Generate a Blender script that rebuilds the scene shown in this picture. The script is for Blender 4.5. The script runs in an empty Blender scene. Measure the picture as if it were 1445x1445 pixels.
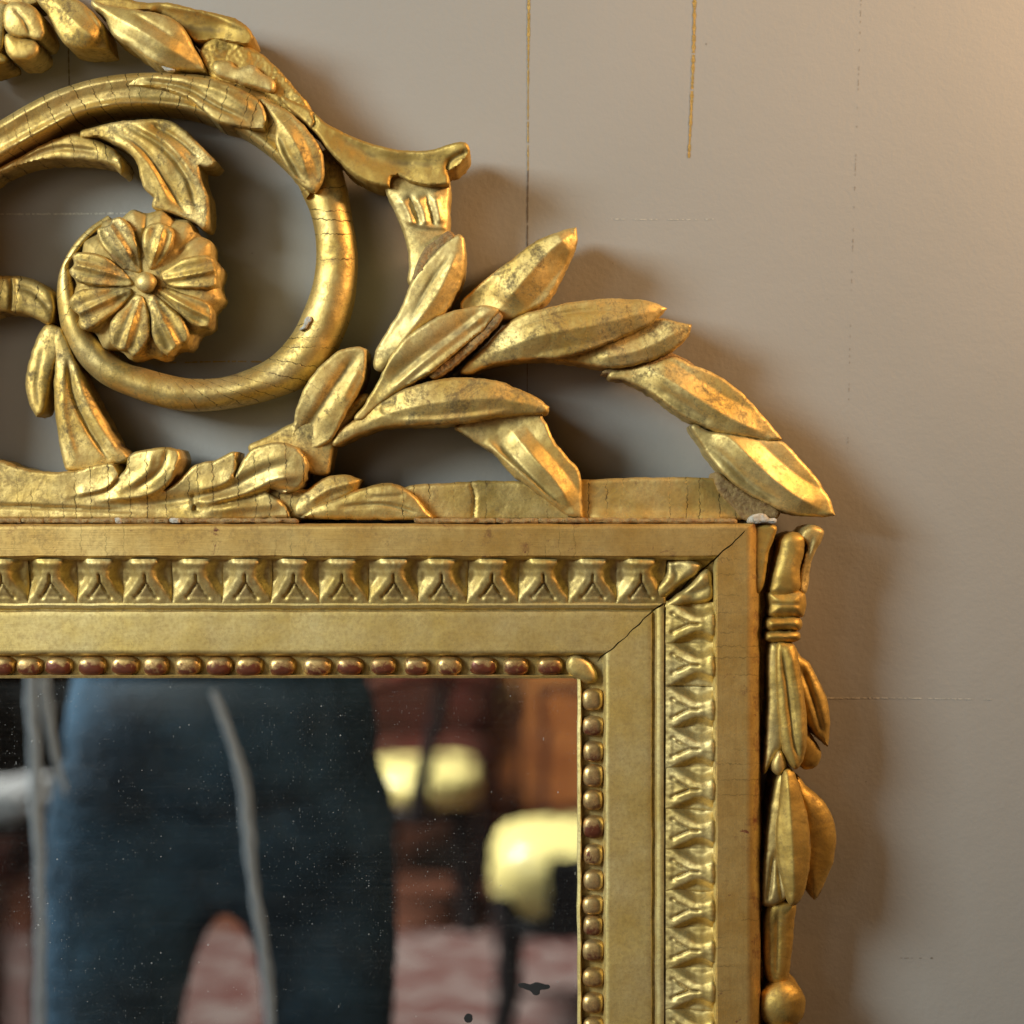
import bpy, math, random
import numpy as np
from mathutils import Vector, noise
from mathutils.geometry import delaunay_2d_cdt

random.seed(7)
R_ = math.radians
scene = bpy.context.scene
C = scene.collection

# ------------------------------------------------------------------ camera, world, lamps, exposure
CAM_Z = 1.20            # height of the lens above the floor
DW = 0.93               # lens to wall, metres
F = 2600.0              # focal length in photo pixels (photo is 1445 px wide)
HP = 0.00034            # one "relief unit" of height above the wall, metres
HM = 80                 # mirror plane height above the wall in relief units

cam_d = bpy.data.cameras.new("camera")
cam = bpy.data.objects.new("camera", cam_d)
C.objects.link(cam)
cam.location = (0, -DW, CAM_Z)
cam.rotation_euler = (R_(90), 0, 0)
cam_d.sensor_width = 36
cam_d.lens = 36 * F / 1445.0
cam_d.clip_start = 0.02
cam_d.clip_end = 60
cam_d.dof.use_dof = True
cam_d.dof.focus_distance = DW - 112 * HP
cam_d.dof.aperture_fstop = 5.2
scene.camera = cam

world = bpy.data.worlds.new("World")
scene.world = world
world.use_nodes = True
bg = world.node_tree.nodes["Background"]
bg.inputs[0].default_value = (1.0, 0.90, 0.74, 1)
bg.inputs[1].default_value = 0.016


def lamp(name, loc, target, size, sy, power, col, spread=180):
    d = bpy.data.lights.new(name, 'AREA')
    d.shape = 'RECTANGLE'
    d.size = size
    d.size_y = sy
    d.energy = power
    d.color = col
    d.spread = R_(spread)
    o = bpy.data.objects.new(name, d)
    C.objects.link(o)
    o.location = loc
    o.rotation_euler = (Vector(target) - Vector(loc)).to_track_quat('-Z', 'Y').to_euler()
    return o


lamp("window_light", (-1.80, -1.30, 1.98), (0, 0, 1.15), 0.70, 0.80, 58, (0.86, 0.98, 1.0))
lamp("warm_wall_lamp", (0.76, -0.24, 1.66), (0.0, 0, 1.50), 0.14, 0.16, 5.8, (1.0, 0.61, 0.30), 130)
lamp("side_window", (-1.75, -3.3, 1.75), (0, 0, 1.2), 1.3, 1.4, 17, (1.0, 0.96, 0.86))
lamp("room_window", (-1.5, -3.6, 2.6), (0.5, -4.3, 0.4), 0.9, 0.9, 75, (1.0, 1.0, 0.95), 95)

scene.view_settings.view_transform = 'Standard'
scene.view_settings.look = 'None'
scene.view_settings.exposure = 0.0
scene.view_settings.gamma = 1.0
scene.render.engine = 'CYCLES'
scene.cycles.use_denoising = True
scene.cycles.max_bounces = 8
scene.cycles.sample_clamp_indirect = 6


# ------------------------------------------------------------------ mapping and mesh helpers
def W(x, y, h):
    k = (DW - h * HP) / F
    return ((x - 722.5) * k, -h * HP, CAM_Z + (722.5 - y) * k)


DM = DW - HM * HP


def RR(px, py, dv):
    """a room point whose mirror image shows at photo pixel px, py; dv = folded distance from the lens"""
    d = dv - DM
    return ((px - 722.5) / F * dv, -HM * HP - d, CAM_Z - (py - 722.5) / F * dv)


def empty(name, loc, parent=None):
    o = bpy.data.objects.new(name, None)
    C.objects.link(o)
    o.empty_display_size = 0.02
    o.location = loc
    if parent:
        adopt(o, parent)
    return o


def adopt(o, parent):
    """parent while keeping the place (parents here are never rotated or scaled)"""
    o.parent = parent
    off = Vector((0, 0, 0))
    p = parent
    while p:
        off += p.location
        p = p.parent
    o.location = Vector(o.location) - off


def tag(o, label=None, cat=None, group=None, kind=None):
    if label: o['label'] = label
    if cat: o['category'] = cat
    if group: o['group'] = group
    if kind: o['kind'] = kind
    return o


def mkmesh(name, verts, faces, mat, parent=None, uv=None, patina=None, smooth=True, sharp=55):
    me = bpy.data.meshes.new(name)
    me.from_pydata([tuple(v) for v in verts], [], [tuple(f) for f in faces])
    me.materials.append(mat)
    nl = len(me.loops)
    if uv is not None:
        idx = np.empty(nl, dtype=np.int32)
        me.loops.foreach_get('vertex_index', idx)
        l = me.uv_layers.new(name='UVMap')
        l.data.foreach_set('uv', np.asarray(uv, dtype=np.float32)[idx].ravel())
    if patina is not None:
        a = me.color_attributes.new('patina', 'FLOAT_COLOR', 'POINT')
        p = np.zeros((len(verts), 4), dtype=np.float32)
        p[:, :2] = patina
        p[:, 3] = 1
        a.data.foreach_set('color', p.ravel())
    if smooth:
        me.polygons.foreach_set('use_smooth', [True] * len(me.polygons))
        me.set_sharp_from_angle(angle=R_(sharp))
    me.update()
    o = bpy.data.objects.new(name, me)
    C.objects.link(o)
    if parent: adopt(o, parent)
    return o


def spl(pts, closed=True, step=2.5):
    """Catmull-Rom through pts; a third entry of 1 marks a corner"""
    P = [np.array(p[:2], float) for p in pts]
    K = [len(p) > 2 and p[2] == 1 for p in pts]
    n = len(P)
    out = []
    rng = range(n) if closed else range(n - 1)
    for i in rng:
        p1, p2 = P[i], P[(i + 1) % n]
        p0 = 2 * p1 - p2 if (K[i] or (not closed and i == 0)) else P[i - 1]
        p3 = 2 * p2 - p1 if (K[(i + 1) % n] or (not closed and i == n - 2)) else P[(i + 2) % n]
        L = np.linalg.norm(p2 - p1)
        m = max(1, int(round(L / step)))
        # tangents limited by the segment's own length, so that uneven spacing does not overshoot
        def tan(a, b):
            t = b - a
            l = np.linalg.norm(t)
            return t / l * L * 0.95 if l > 1e-6 else t
        t1, t2 = tan(p0, p2), tan(p1, p3)
        for k in range(m):
            t = k / m
            h00 = 2 * t**3 - 3 * t**2 + 1; h10 = t**3 - 2 * t**2 + t
            h01 = -2 * t**3 + 3 * t**2; h11 = t**3 - t**2
            out.append(h00 * p1 + h10 * t1 + h01 * p2 + h11 * t2)
    if not closed: out.append(P[-1])
    return np.array(out)


def segdist(pts, line, closed):
    """distance, signed side and end parameter from pts to polyline"""
    A = line
    B = np.roll(line, -1, axis=0) if closed else line[1:]
    A = A if closed else line[:-1]
    best = np.full(len(pts), 1e9)
    side = np.zeros(len(pts))
    par = np.zeros(len(pts))
    for i, (a, b) in enumerate(zip(A, B)):
        ab = b - a
        L2 = max(float(ab @ ab), 1e-9)
        ap = pts - a
        t = np.clip(ap @ ab / L2, 0, 1)
        q = ap - t[:, None] * ab
        d = np.hypot(q[:, 0], q[:, 1])
        m = d < best
        best[m] = d[m]
        side[m] = np.sign(ab[0] * ap[m, 1] - ab[1] * ap[m, 0])
        par[m] = (i + t[m]) / len(A)
    return best, side, par


def inside(pts, poly):
    c = np.zeros(len(pts), bool)
    x, y = pts[:, 0], pts[:, 1]
    n = len(poly)
    j = n - 1
    for i in range(n):
        xi, yi = poly[i]; xj, yj = poly[j]
        if yi != yj:
            m = ((yi > y) != (yj > y)) & (x < (xj - xi) * (y - yi) / (yj - yi) + xi)
            c ^= m
        j = i
    return c


def nz(x, y, s, z=0.0):
    return noise.noise(Vector((x / s, y / s, z)))


def relief(name, outline, h, parent, mat, back=26, rnd=3.8, drop=4.2, strokes=(), pillow=0, pw=None,
           hpts=None, step=2.4, rough=1.0, wear=0.0, dirt=0.0, raw=False, taper=2.0, closed_back=True):
    """carved piece: outline in photo pixels, front face h above the wall, straight cut sides going back"""
    seed = (len(bpy.data.objects) * 7.31) % 97
    O = spl(outline, True, step)
    O = np.array([(p[0] + 0.9 * rough * nz(p[0], p[1], 13, seed) + 0.5 * rough * nz(p[0], p[1], 4, seed),
                   p[1] + 0.9 * rough * nz(p[0], p[1], 13, seed + 9) + 0.5 * rough * nz(p[0], p[1], 4, seed + 9)) for p in O])
    x0, y0 = O.min(0); x1, y1 = O.max(0)
    gx, gy = np.meshgrid(np.arange(x0, x1, step), np.arange(y0, y1, step * 0.87))
    gx = gx + (np.arange(gx.shape[0]) % 2)[:, None] * step * 0.5
    G = np.stack([gx.ravel(), gy.ravel()], 1)
    G = G[inside(G, O)]
    if len(G):
        d, _, _ = segdist(G, O, True)
        G = G[d > step * 0.55]
    allp = np.vstack([O, G])
    n = len(O)
    vs, es, fs, *_ = delaunay_2d_cdt([Vector(p) for p in allp], [(i, (i + 1) % n) for i in range(n)], [], 1, 1e-4)
    V = np.array([(v.x, v.y) for v in vs])
    used = sorted({i for f in fs for i in f})
    remap = {o: i for i, o in enumerate(used)}
    V = V[used]
    Fc = []
    for f in fs:
        t = [remap[i] for i in f]
        a, b, c = V[t[0]], V[t[1]], V[t[2]]
        if (b[0] - a[0]) * (c[1] - a[1]) - (b[1] - a[1]) * (c[0] - a[0]) > 0:   # y runs down in pixels
            t = t[::-1]
        Fc.append(t)
    d, _, _ = segdist(V, O, True)
    H = np.full(len(V), float(h))
    if hpts:
        w = np.zeros(len(V)); s = np.zeros(len(V))
        for (a, b, hh) in hpts:
            k = 1 / ((V[:, 0] - a)**2 + (V[:, 1] - b)**2 + 60)
            k = k**1.3
            w += k; s += k * hh
        H = s / w
    if pillow:
        Wd = pw or max(d.max(), 1)
        q = np.clip(d / Wd, 0, 1)
        H += pillow * (np.sqrt(1 - (1 - q)**2) - 1) if pillow > 0 else pillow * (1 - (1 - q)**2)
    pat = np.zeros((len(V), 2))
    for st in strokes:
        kind, amp, wd, pts = st[:4]
        line = spl(pts, False, 4)
        ds, sd, pr = segdist(V, line, False)
        env = np.clip(np.minimum(pr, 1 - pr) * 6 + 0.25, 0, 1) if kind != 'r' else np.clip((1 - pr) * 5, 0.3, 1) * np.clip(pr * 6 + .3, 0, 1)
        if kind == 'g':      # cut groove
            H -= amp * np.exp(-(ds / wd)**2) * env
            pat[:, 0] = np.maximum(pat[:, 0], 0.75 * np.exp(-(ds / max(1.3, wd * 0.4))**2) * env)
        elif kind == 'r':    # crease ridge
            H += amp * 1.15 * np.maximum(0, 1 - ds / wd) * env
        elif kind == 'b':    # rounded swelling
            H += amp * np.exp(-(ds / wd)**2) * env
        elif kind == 's':    # step: left side of the stroke stands proud
            H += (amp * 1.25 / (1 + np.exp(-sd * ds / 1.1)) - amp * 0.25) * np.exp(-ds / wd) * env
            pat[:, 0] = np.maximum(pat[:, 0], 0.7 * np.exp(-(ds / 1.5)**2) * (sd <= 0) * env)
    q = np.clip(d / rnd, 0, 1)
    H -= drop * (1 - np.sqrt(np.clip(1 - (1 - q)**2, 0, 1)))
    for i, (a, b) in enumerate(V):
        e = 1.7 * nz(a, b, 34, seed) + 0.42 * nz(a, b, 11, seed + 3) + (0.5 if raw else 0.10) * nz(a, b, 4, seed + 5)
        H[i] += e * rough * (1.6 if raw else 1)
        u = nz(a, b, 22, seed + 30)
        pat[i, 1] = max(0, wear + 0.9 * (u - 0.38) * (1 if d[i] < 6 else 0.5))
        pat[i, 0] = max(pat[i, 0], dirt, 0.75 * math.exp(-d[i] / 2.2) * (0.4 + 1.6 * max(0, nz(a, b, 16, seed + 60) + 0.1)))
    top = [W(a, b, hh) for (a, b), hh in zip(V, H)]
    # boundary edges -> cut sides
    cnt = {}
    for f in Fc:
        for k in range(3):
            e = (f[k], f[(k + 1) % 3])
            cnt[e] = 1
    bnd = [e for e in cnt if (e[1], e[0]) not in cnt]
    verts = list(top)
    uv = None
    cen = O.mean(0)
    _, _, vt = np.linalg.svd(O - cen, full_matrices=False)
    ax = vt[0]; ay = vt[1]
    UV = np.stack([(V - cen) @ ax, (V - cen) @ ay], 1)
    if name == 'stub': pass
    uvs = list(UV)
    pats = list(pat)
    bv = sorted({e[0] for e in bnd} | {e[1] for e in bnd})
    nrings = 4
    ring = {}
    for i in bv:
        X, Y, Z = top[i]
        hh = -Y / HP
        ring[i] = [i]
        # inward direction
        a, b = V[i]
        for k in range(1, nrings + 1):
            t = k / nrings
            hk = hh + (back - hh) * t
            j1 = (nz(a, b, 8, k * 3.3 + seed) * 1.6 + taper * 0 * t) * HP * (1 if k < nrings else 0.6)
            verts.append((X + j1, -hk * HP, Z + nz(a, b, 8, k * 5.1 + seed) * 1.6 * HP))
            ring[i].append(len(verts) - 1)
            uvs.append(UV[i] + np.array([0, t * 20]))
            pats.append(np.array([max(pat[i, 0], 0.35 + 0.25 * t), pat[i, 1] * 0.6 + .08]))
    faces = list(Fc)
    for (i, j) in bnd:
        for k in range(nrings):
            faces.append((ring[j][k], ring[i][k], ring[i][k + 1], ring[j][k + 1]))
    if closed_back:
        off = {}
        for i in range(len(V)):
            if i in ring: off[i] = ring[i][-1]
            else:
                X, Y, Z = top[i]
                verts.append((X, -back * HP, Z)); off[i] = len(verts) - 1
                uvs.append(UV[i]); pats.append(np.array([0.9, 0]))
        for f in Fc: faces.append((off[f[2]], off[f[1]], off[f[0]]))
    return mkmesh(name, verts, faces, mat, parent, uvs, np.array(pats))


def loft(name, rows, parent, mat, prof, back=26, nv=26, step=3.0, rough=1.0, wear=0.0, close=True):
    """band or tube between a left and a right edge line; rows = lx, ly, rx, ry, h"""
    seed = (len(bpy.data.objects) * 5.77) % 89
    L = spl([r[:2] for r in rows], False, 1e9)
    rows = [np.array(r, float) for r in rows]
    S = []
    n = len(rows)
    for i in range(n - 1):
        p1, p2 = rows[i], rows[i + 1]
        p0 = rows[i - 1] if i else 2 * p1 - p2
        p3 = rows[i + 2] if i < n - 2 else 2 * p2 - p1
        l = (np.linalg.norm(p2[:2] - p1[:2]) + np.linalg.norm(p2[2:4] - p1[2:4])) / 2
        m = max(1, int(l / step))
        for k in range(m):
            t = k / m
            S.append(0.5 * ((2 * p1) + (-p0 + p2) * t + (2 * p0 - 5 * p1 + 4 * p2 - p3) * t * t + (-p0 + 3 * p1 - 3 * p2 + p3) * t**3))
    S.append(rows[-1])
    ss = np.linspace(0, 1, nv)
    ss = 0.5 - 0.5 * np.cos(np.pi * ss) * 1.0
    ph = np.interp(ss, [p[0] for p in prof], [p[1] for p in prof]) if prof != 'round' else None
    verts, faces, uvs, pats = [], [], [], []
    u = 0
    prev = None
    for r in S:
        c = (r[:2] + r[2:4]) / 2
        if prev is not None: u += np.linalg.norm(c - prev)
        prev = c
        wd = np.linalg.norm(r[2:4] - r[:2])
        line = []
        for s in ss:
            a, b = r[:2] * (1 - s) + r[2:4] * s
            if prof == 'round':
                hh = r[4] + wd * 0.46 * (math.sqrt(max(0, 1 - (2 * s - 1)**2)) - 1)
            else:
                hh = r[4] + float(np.interp(s, [p[0] for p in prof], [p[1] for p in prof]))
            e = rough * (1.6 * nz(a, b, 34, seed) + 0.45 * nz(a, b, 11, seed + 3) + 0.1 * nz(a, b, 4, seed))
            line.append(W(a, b, hh + e))
            uvs.append((u, s * wd))
            pats.append((0.0, max(0, wear + 0.8 * (nz(a, b, 20, seed + 31) - 0.4))))
        verts += [(line[0][0], -back * HP, line[0][2])] + line + [(line[-1][0], -back * HP, line[-1][2])]
        uvs = uvs[:-nv] + [(u, -10)] + uvs[-nv:] + [(u, wd + 10)]
        pats = pats[:-nv] + [(0.6, 0)] + pats[-nv:] + [(0.6, 0)]
    m = nv + 2
    N = len(S)
    # orientation from first quad
    for i in range(N - 1):
        for k in range(m):
            a = i * m + k; b = i * m + (k + 1) % m
            faces.append((a, b, b + m, a + m))
    faces.append(tuple(range(m))[::-1])
    faces.append(tuple(range((N - 1) * m, N * m)))
    o = mkmesh(name, verts, faces, mat, parent, uvs, np.array(pats))
    import bmesh
    bm = bmesh.new(); bm.from_mesh(o.data)
    bmesh.ops.recalc_face_normals(bm, faces=bm.faces)
    bm.to_mesh(o.data); bm.free()
    o.data.set_sharp_from_angle(angle=R_(60))
    return o


# ------------------------------------------------------------------ materials
class NT:
    def __init__(self, name):
        self.m = bpy.data.materials.new(name)
        self.m.use_nodes = True
        self.t = self.m.node_tree
        self.b = self.t.nodes['Principled BSDF']
        self.out = self.t.nodes['Material Output']

    def n(self, typ, **kw):
        nd = self.t.nodes.new(typ)
        for k, v in kw.items():
            if k.startswith('i_'):
                key = k[2:]
                key = int(key) if key.isdigit() else key
                nd.inputs[key].default_value = v
            else:
                setattr(nd, k, v)
        return nd

    def l(self, a, b): self.t.links.new(a, b)

    def math(self, op, a, b=None, clamp=False):
        nd = self.n('ShaderNodeMath', operation=op, use_clamp=clamp)
        for i, v in enumerate((a, b)):
            if v is None: continue
            if isinstance(v, (int, float)): nd.inputs[i].default_value = v
            else: self.l(v, nd.inputs[i])
        return nd.outputs[0]

    def mix(self, f, a, b):
        nd = self.n('ShaderNodeMix', data_type='RGBA')
        for s, v in ((0, f), (6, a), (7, b)):
            if isinstance(v, (int, float)): nd.inputs[s].default_value = v
            elif isinstance(v, tuple): nd.inputs[s].default_value = v
            else: self.l(v, nd.inputs[s])
        return nd.outputs[2]

    def ramp(self, src, p0, p1, c0=(0, 0, 0, 1), c1=(1, 1, 1, 1)):
        nd = self.n('ShaderNodeMapRange', clamp=True)
        nd.inputs['From Min'].default_value = p0
        nd.inputs['From Max'].default_value = p1
        self.l(src, nd.inputs['Value'])
        return nd.outputs[0]

    def noise(self, vec, scale, detail=5, rough=0.6, dist=0):
        nd = self.n('ShaderNodeTexNoise')
        nd.inputs['Scale'].default_value = scale
        nd.inputs['Detail'].default_value = detail
        nd.inputs['Roughness'].default_value = rough
        nd.inputs['Distortion'].default_value = dist
        self.l(vec, nd.inputs['Vector'])
        return nd.outputs['Fac']

    def scale(self, vec, s):
        nd = self.n('ShaderNodeVectorMath', operation='MULTIPLY')
        self.l(vec, nd.inputs[0])
        nd.inputs[1].default_value = s
        return nd.outputs[0]


def gold(name, base=(0.68, 0.46, 0.12), pale=(0.83, 0.63, 0.25), rough=0.36, grime=0.5, crack=0.5, bump=0.35, streak=0.0, bole=0.3, lump=0.5, met0=0.88):
    g = NT(name)
    geo = g.n('ShaderNodeNewGeometry')
    pos = geo.outputs['Position']
    uvn = g.n('ShaderNodeUVMap')
    uvn.uv_map = 'UVMap'
    uv = uvn.outputs[0]
    att = g.n('ShaderNodeAttribute', attribute_name='patina')
    sep = g.n('ShaderNodeSeparateColor')
    g.l(att.outputs['Color'], sep.inputs[0])
    dirt, red = sep.outputs[0], sep.outputs[1]
    nbig = g.noise(pos, 38, 4, 0.6)
    nmid = g.noise(pos, 130, 6, 0.65, 0.4)
    nfine = g.noise(pos, 520, 6, 0.7)
    col = g.mix(g.ramp(nbig, 0.35, 0.68), base + (1,), pale + (1,))
    col = g.mix(g.ramp(nfine, 0.40, 0.75), col, g.mix(0.55, col, (0.42, 0.25, 0.08, 1)))
    if streak:
        stc = g.noise(g.scale(uv, (0.007, 0.28, 1)), 1.0, 6, 0.75)
        col = g.mix(g.math('MULTIPLY', g.ramp(stc, 0.50, 0.68), 0.22 * min(1, streak)), col, (base[0] * 0.52, base[1] * 0.42, base[2] * 0.45, 1))
        lap = g.n('ShaderNodeTexVoronoi', feature='F1', voronoi_dimensions='1D')
        lap.inputs['Scale'].default_value = 1.0
        sx = g.n('ShaderNodeSeparateXYZ'); g.l(uv, sx.inputs[0])
        g.l(g.math('MULTIPLY', sx.outputs[0], 1 / 105.0), lap.inputs['W'])
        ls = g.n('ShaderNodeSeparateColor'); g.l(lap.outputs['Color'], ls.inputs[0])
        col = g.mix(g.math('MULTIPLY', ls.outputs[0], 0.22), col, (base[0] * 0.6, base[1] * 0.5, base[2] * 0.4, 1))
    # bole showing through rubbed leaf: patches and, where the gilding is thin, streaks
    nb = g.noise(g.scale(pos, (1, 1, 1)), 95, 7, 0.72, 0.6)
    bfac = g.math('MAXIMUM', g.ramp(nb, 0.66 - 0.05 * bole, 0.72 - 0.05 * bole), g.math('MULTIPLY', g.ramp(g.math('ADD', red, g.math('MULTIPLY', g.math('SUBTRACT', nfine, 0.5), 0.5)), 0.12, 0.45), 1.0))
    bfac = g.math('MULTIPLY', bfac, min(1, bole * 1.6))
    # grime: blotches and what has settled in the cuts
    ng = g.noise(pos, 62, 8, 0.74, 0.8)
    spots = g.ramp(g.noise(pos, 900, 2, 0.5), 0.72, 0.78)
    gf = g.math('MULTIPLY', g.ramp(g.math('ADD', ng, g.math('MULTIPLY', g.math('SUBTRACT', nfine, 0.5), 0.5)), 0.485, 0.66), grime)
    gf = g.math('MAXIMUM', gf, g.math('MULTIPLY', dirt, g.ramp(nmid, 0.25, 0.6)))
    gf = g.math('MAXIMUM', gf, g.math('MULTIPLY', spots, 0.6))
    # crackle in the gesso: mostly across the length of the piece
    su = g.n('ShaderNodeSeparateXYZ'); g.l(uv, su.inputs[0])
    wv = g.math('MULTIPLY', g.math('SUBTRACT', g.noise(g.scale(uv, (0.03, 0.11, 1)), 1.0, 4, 0.65), 0.5), 13)
    vo = g.n('ShaderNodeTexVoronoi', feature='DISTANCE_TO_EDGE', voronoi_dimensions='1D')
    vo.inputs['Scale'].default_value = 1.0
    g.l(g.math('MULTIPLY', g.math('ADD', su.outputs[0], wv), 1 / 24.0), vo.inputs['W'])
    width = g.math('MULTIPLY', g.ramp(g.noise(uv, 0.09, 3, 0.6), 0.30, 0.65), 0.045)
    line = g.math('LESS_THAN', vo.outputs['Distance'], width)
    cm = g.ramp(g.noise(pos, 22, 3, 0.5), 0.56 - 0.20 * crack, 0.64 - 0.16 * crack)
    cr = g.math('MULTIPLY', g.math('MULTIPLY', line, cm), min(1.0, crack * 1.5))
    col = g.mix(bfac, col, (0.17, 0.045, 0.02, 1))
    col = g.mix(g.math('MULTIPLY', gf, 0.85), col, (0.085, 0.055, 0.026, 1))
    col = g.mix(g.math('MULTIPLY', cr, 0.8), col, (0.03, 0.018, 0.008, 1))
    met = g.math('SUBTRACT', met0, g.math('MAXIMUM', g.math('MULTIPLY', bfac, 0.55), g.math('MULTIPLY', gf, 0.6)))
    g.l(col, g.b.inputs['Base Color'])
    g.l(met, g.b.inputs['Metallic'])
    rg = g.math('ADD', rough + 0.07, g.math('MULTIPLY', nmid, 0.18))
    rg = g.math('ADD', rg, g.math('MULTIPLY', gf, 0.25))
    g.l(rg, g.b.inputs['Roughness'])
    # relief
    hsum = g.math('ADD', g.math('MULTIPLY', nmid, lump), g.math('MULTIPLY', nfine, 0.28))
    if streak:
        st = g.noise(g.scale(uv, (0.012, 0.55, 1)), 1.0, 5, 0.7)
        hsum = g.math('ADD', hsum, g.math('MULTIPLY', st, streak))
    hsum = g.math('SUBTRACT', hsum, g.math('MULTIPLY', cr, 1.2))
    hsum = g.math('SUBTRACT', hsum, g.math('MULTIPLY', bfac, 0.15))
    bp = g.n('ShaderNodeBump')
    bp.inputs['Strength'].default_value = bump
    bp.inputs['Distance'].default_value = 0.0012
    g.l(hsum, bp.inputs['Height'])
    g.l(bp.outputs[0], g.b.inputs['Normal'])
    return g.m


M_CREST = gold('aged_matte_gold_leaf', rough=0.42, grime=0.85, crack=0.25, bump=0.45)
M_SCROLL = gold('crackled_gold_leaf', rough=0.34, grime=0.55, crack=0.85, bump=0.42, bole=0.35)
M_RAIL = gold('burnished_gold_leaf', base=(0.90, 0.67, 0.21), pale=(0.96, 0.79, 0.36), rough=0.33, grime=0.26, met0=0.80, crack=0.05, bump=0.12, streak=0.35, bole=0.15, lump=0.08)
M_OUT = gold('rubbed_gold_leaf', base=(0.72, 0.46, 0.13), pale=(0.84, 0.61, 0.23), rough=0.34, grime=0.38, met0=0.82, crack=0.30, bump=0.14, streak=0.9, bole=0.85, lump=0.08)
M_MOTIF = gold('carved_gold_leaf', base=(0.72, 0.51, 0.15), pale=(0.84, 0.66, 0.29), rough=0.40, grime=0.40, crack=0.05, bump=0.26, bole=0.22, lump=0.3)
M_BEAD = gold('worn_bead_gilding', base=(0.80, 0.52, 0.18), pale=(0.86, 0.62, 0.28), rough=0.26, grime=0.25, crack=0.0, bump=0.2, bole=0.75)
M_SIDE = gold('dull_ochre_gilding', base=(0.56, 0.36, 0.08), pale=(0.66, 0.46, 0.13), rough=0.42, grime=0.5, crack=0.15, bump=0.35, bole=0.2)
M_SIDE.node_tree.nodes['Principled BSDF'].inputs['Specular IOR Level'].default_value = 0.4


def plain(name, col, rough=0.6, metal=0.0, var=0.25, scale=40, bump=0.15, col2=None, dist=0.002, coat=0, lo=0.3, hi=0.7):
    g = NT(name)
    geo = g.n('ShaderNodeNewGeometry')
    nn = g.noise(geo.outputs['Position'], scale, 6, 0.65)
    c2 = col2 or tuple(c * (1 - var) for c in col)
    g.l(g.mix(g.ramp(nn, lo, hi), col + (1,), tuple(c2) + (1,)), g.b.inputs['Base Color'])
    g.b.inputs['Roughness'].default_value = rough
    g.b.inputs['Metallic'].default_value = metal
    g.b.inputs['Coat Weight'].default_value = coat
    bp = g.n('ShaderNodeBump'); bp.inputs['Strength'].default_value = bump; bp.inputs['Distance'].default_value = dist
    g.l(nn, bp.inputs['Height']); g.l(bp.outputs[0], g.b.inputs['Normal'])
    return g.m


M_GESSO = plain('chipped_white_gesso', (0.62, 0.60, 0.54), 0.8, scale=500, col2=(0.35, 0.28, 0.18), bump=0.5)
M_RAW = plain('bare_broken_wood', (0.44, 0.30, 0.11), 0.7, 0.25, scale=400, col2=(0.22, 0.12, 0.05), bump=0.6)


def wall_mat():
    g = NT('grey_beige_wall_paint')
    geo = g.n('ShaderNodeNewGeometry')
    pos = geo.outputs['Position']
    n1 = g.noise(pos, 6, 4, 0.5)
    n2 = g.noise(pos, 420, 4, 0.55)
    n3 = g.noise(pos, 90, 4, 0.55)
    col = g.mix(g.ramp(n1, 0.3, 0.7), (0.325, 0.313, 0.285, 1), (0.35, 0.334, 0.304, 1))
    # a few fly specks
    sp = g.ramp(g.noise(pos, 210, 1, 0.4), 0.80, 0.83)
    col = g.mix(g.math('MULTIPLY', sp, 0.5), col, (0.10, 0.08, 0.06, 1))
    g.l(col, g.b.inputs['Base Color'])
    g.b.inputs['Roughness'].default_value = 0.55
    g.b.inputs['Specular IOR Level'].default_value = 0.3
    bp = g.n('ShaderNodeBump'); bp.inputs['Strength'].default_value = 0.26; bp.inputs['Distance'].default_value = 0.0008
    g.l(g.math('ADD', g.math('MULTIPLY', n2, 0.6), n3), bp.inputs['Height'])
    g.l(bp.outputs[0], g.b.inputs['Normal'])
    return g.m


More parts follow.
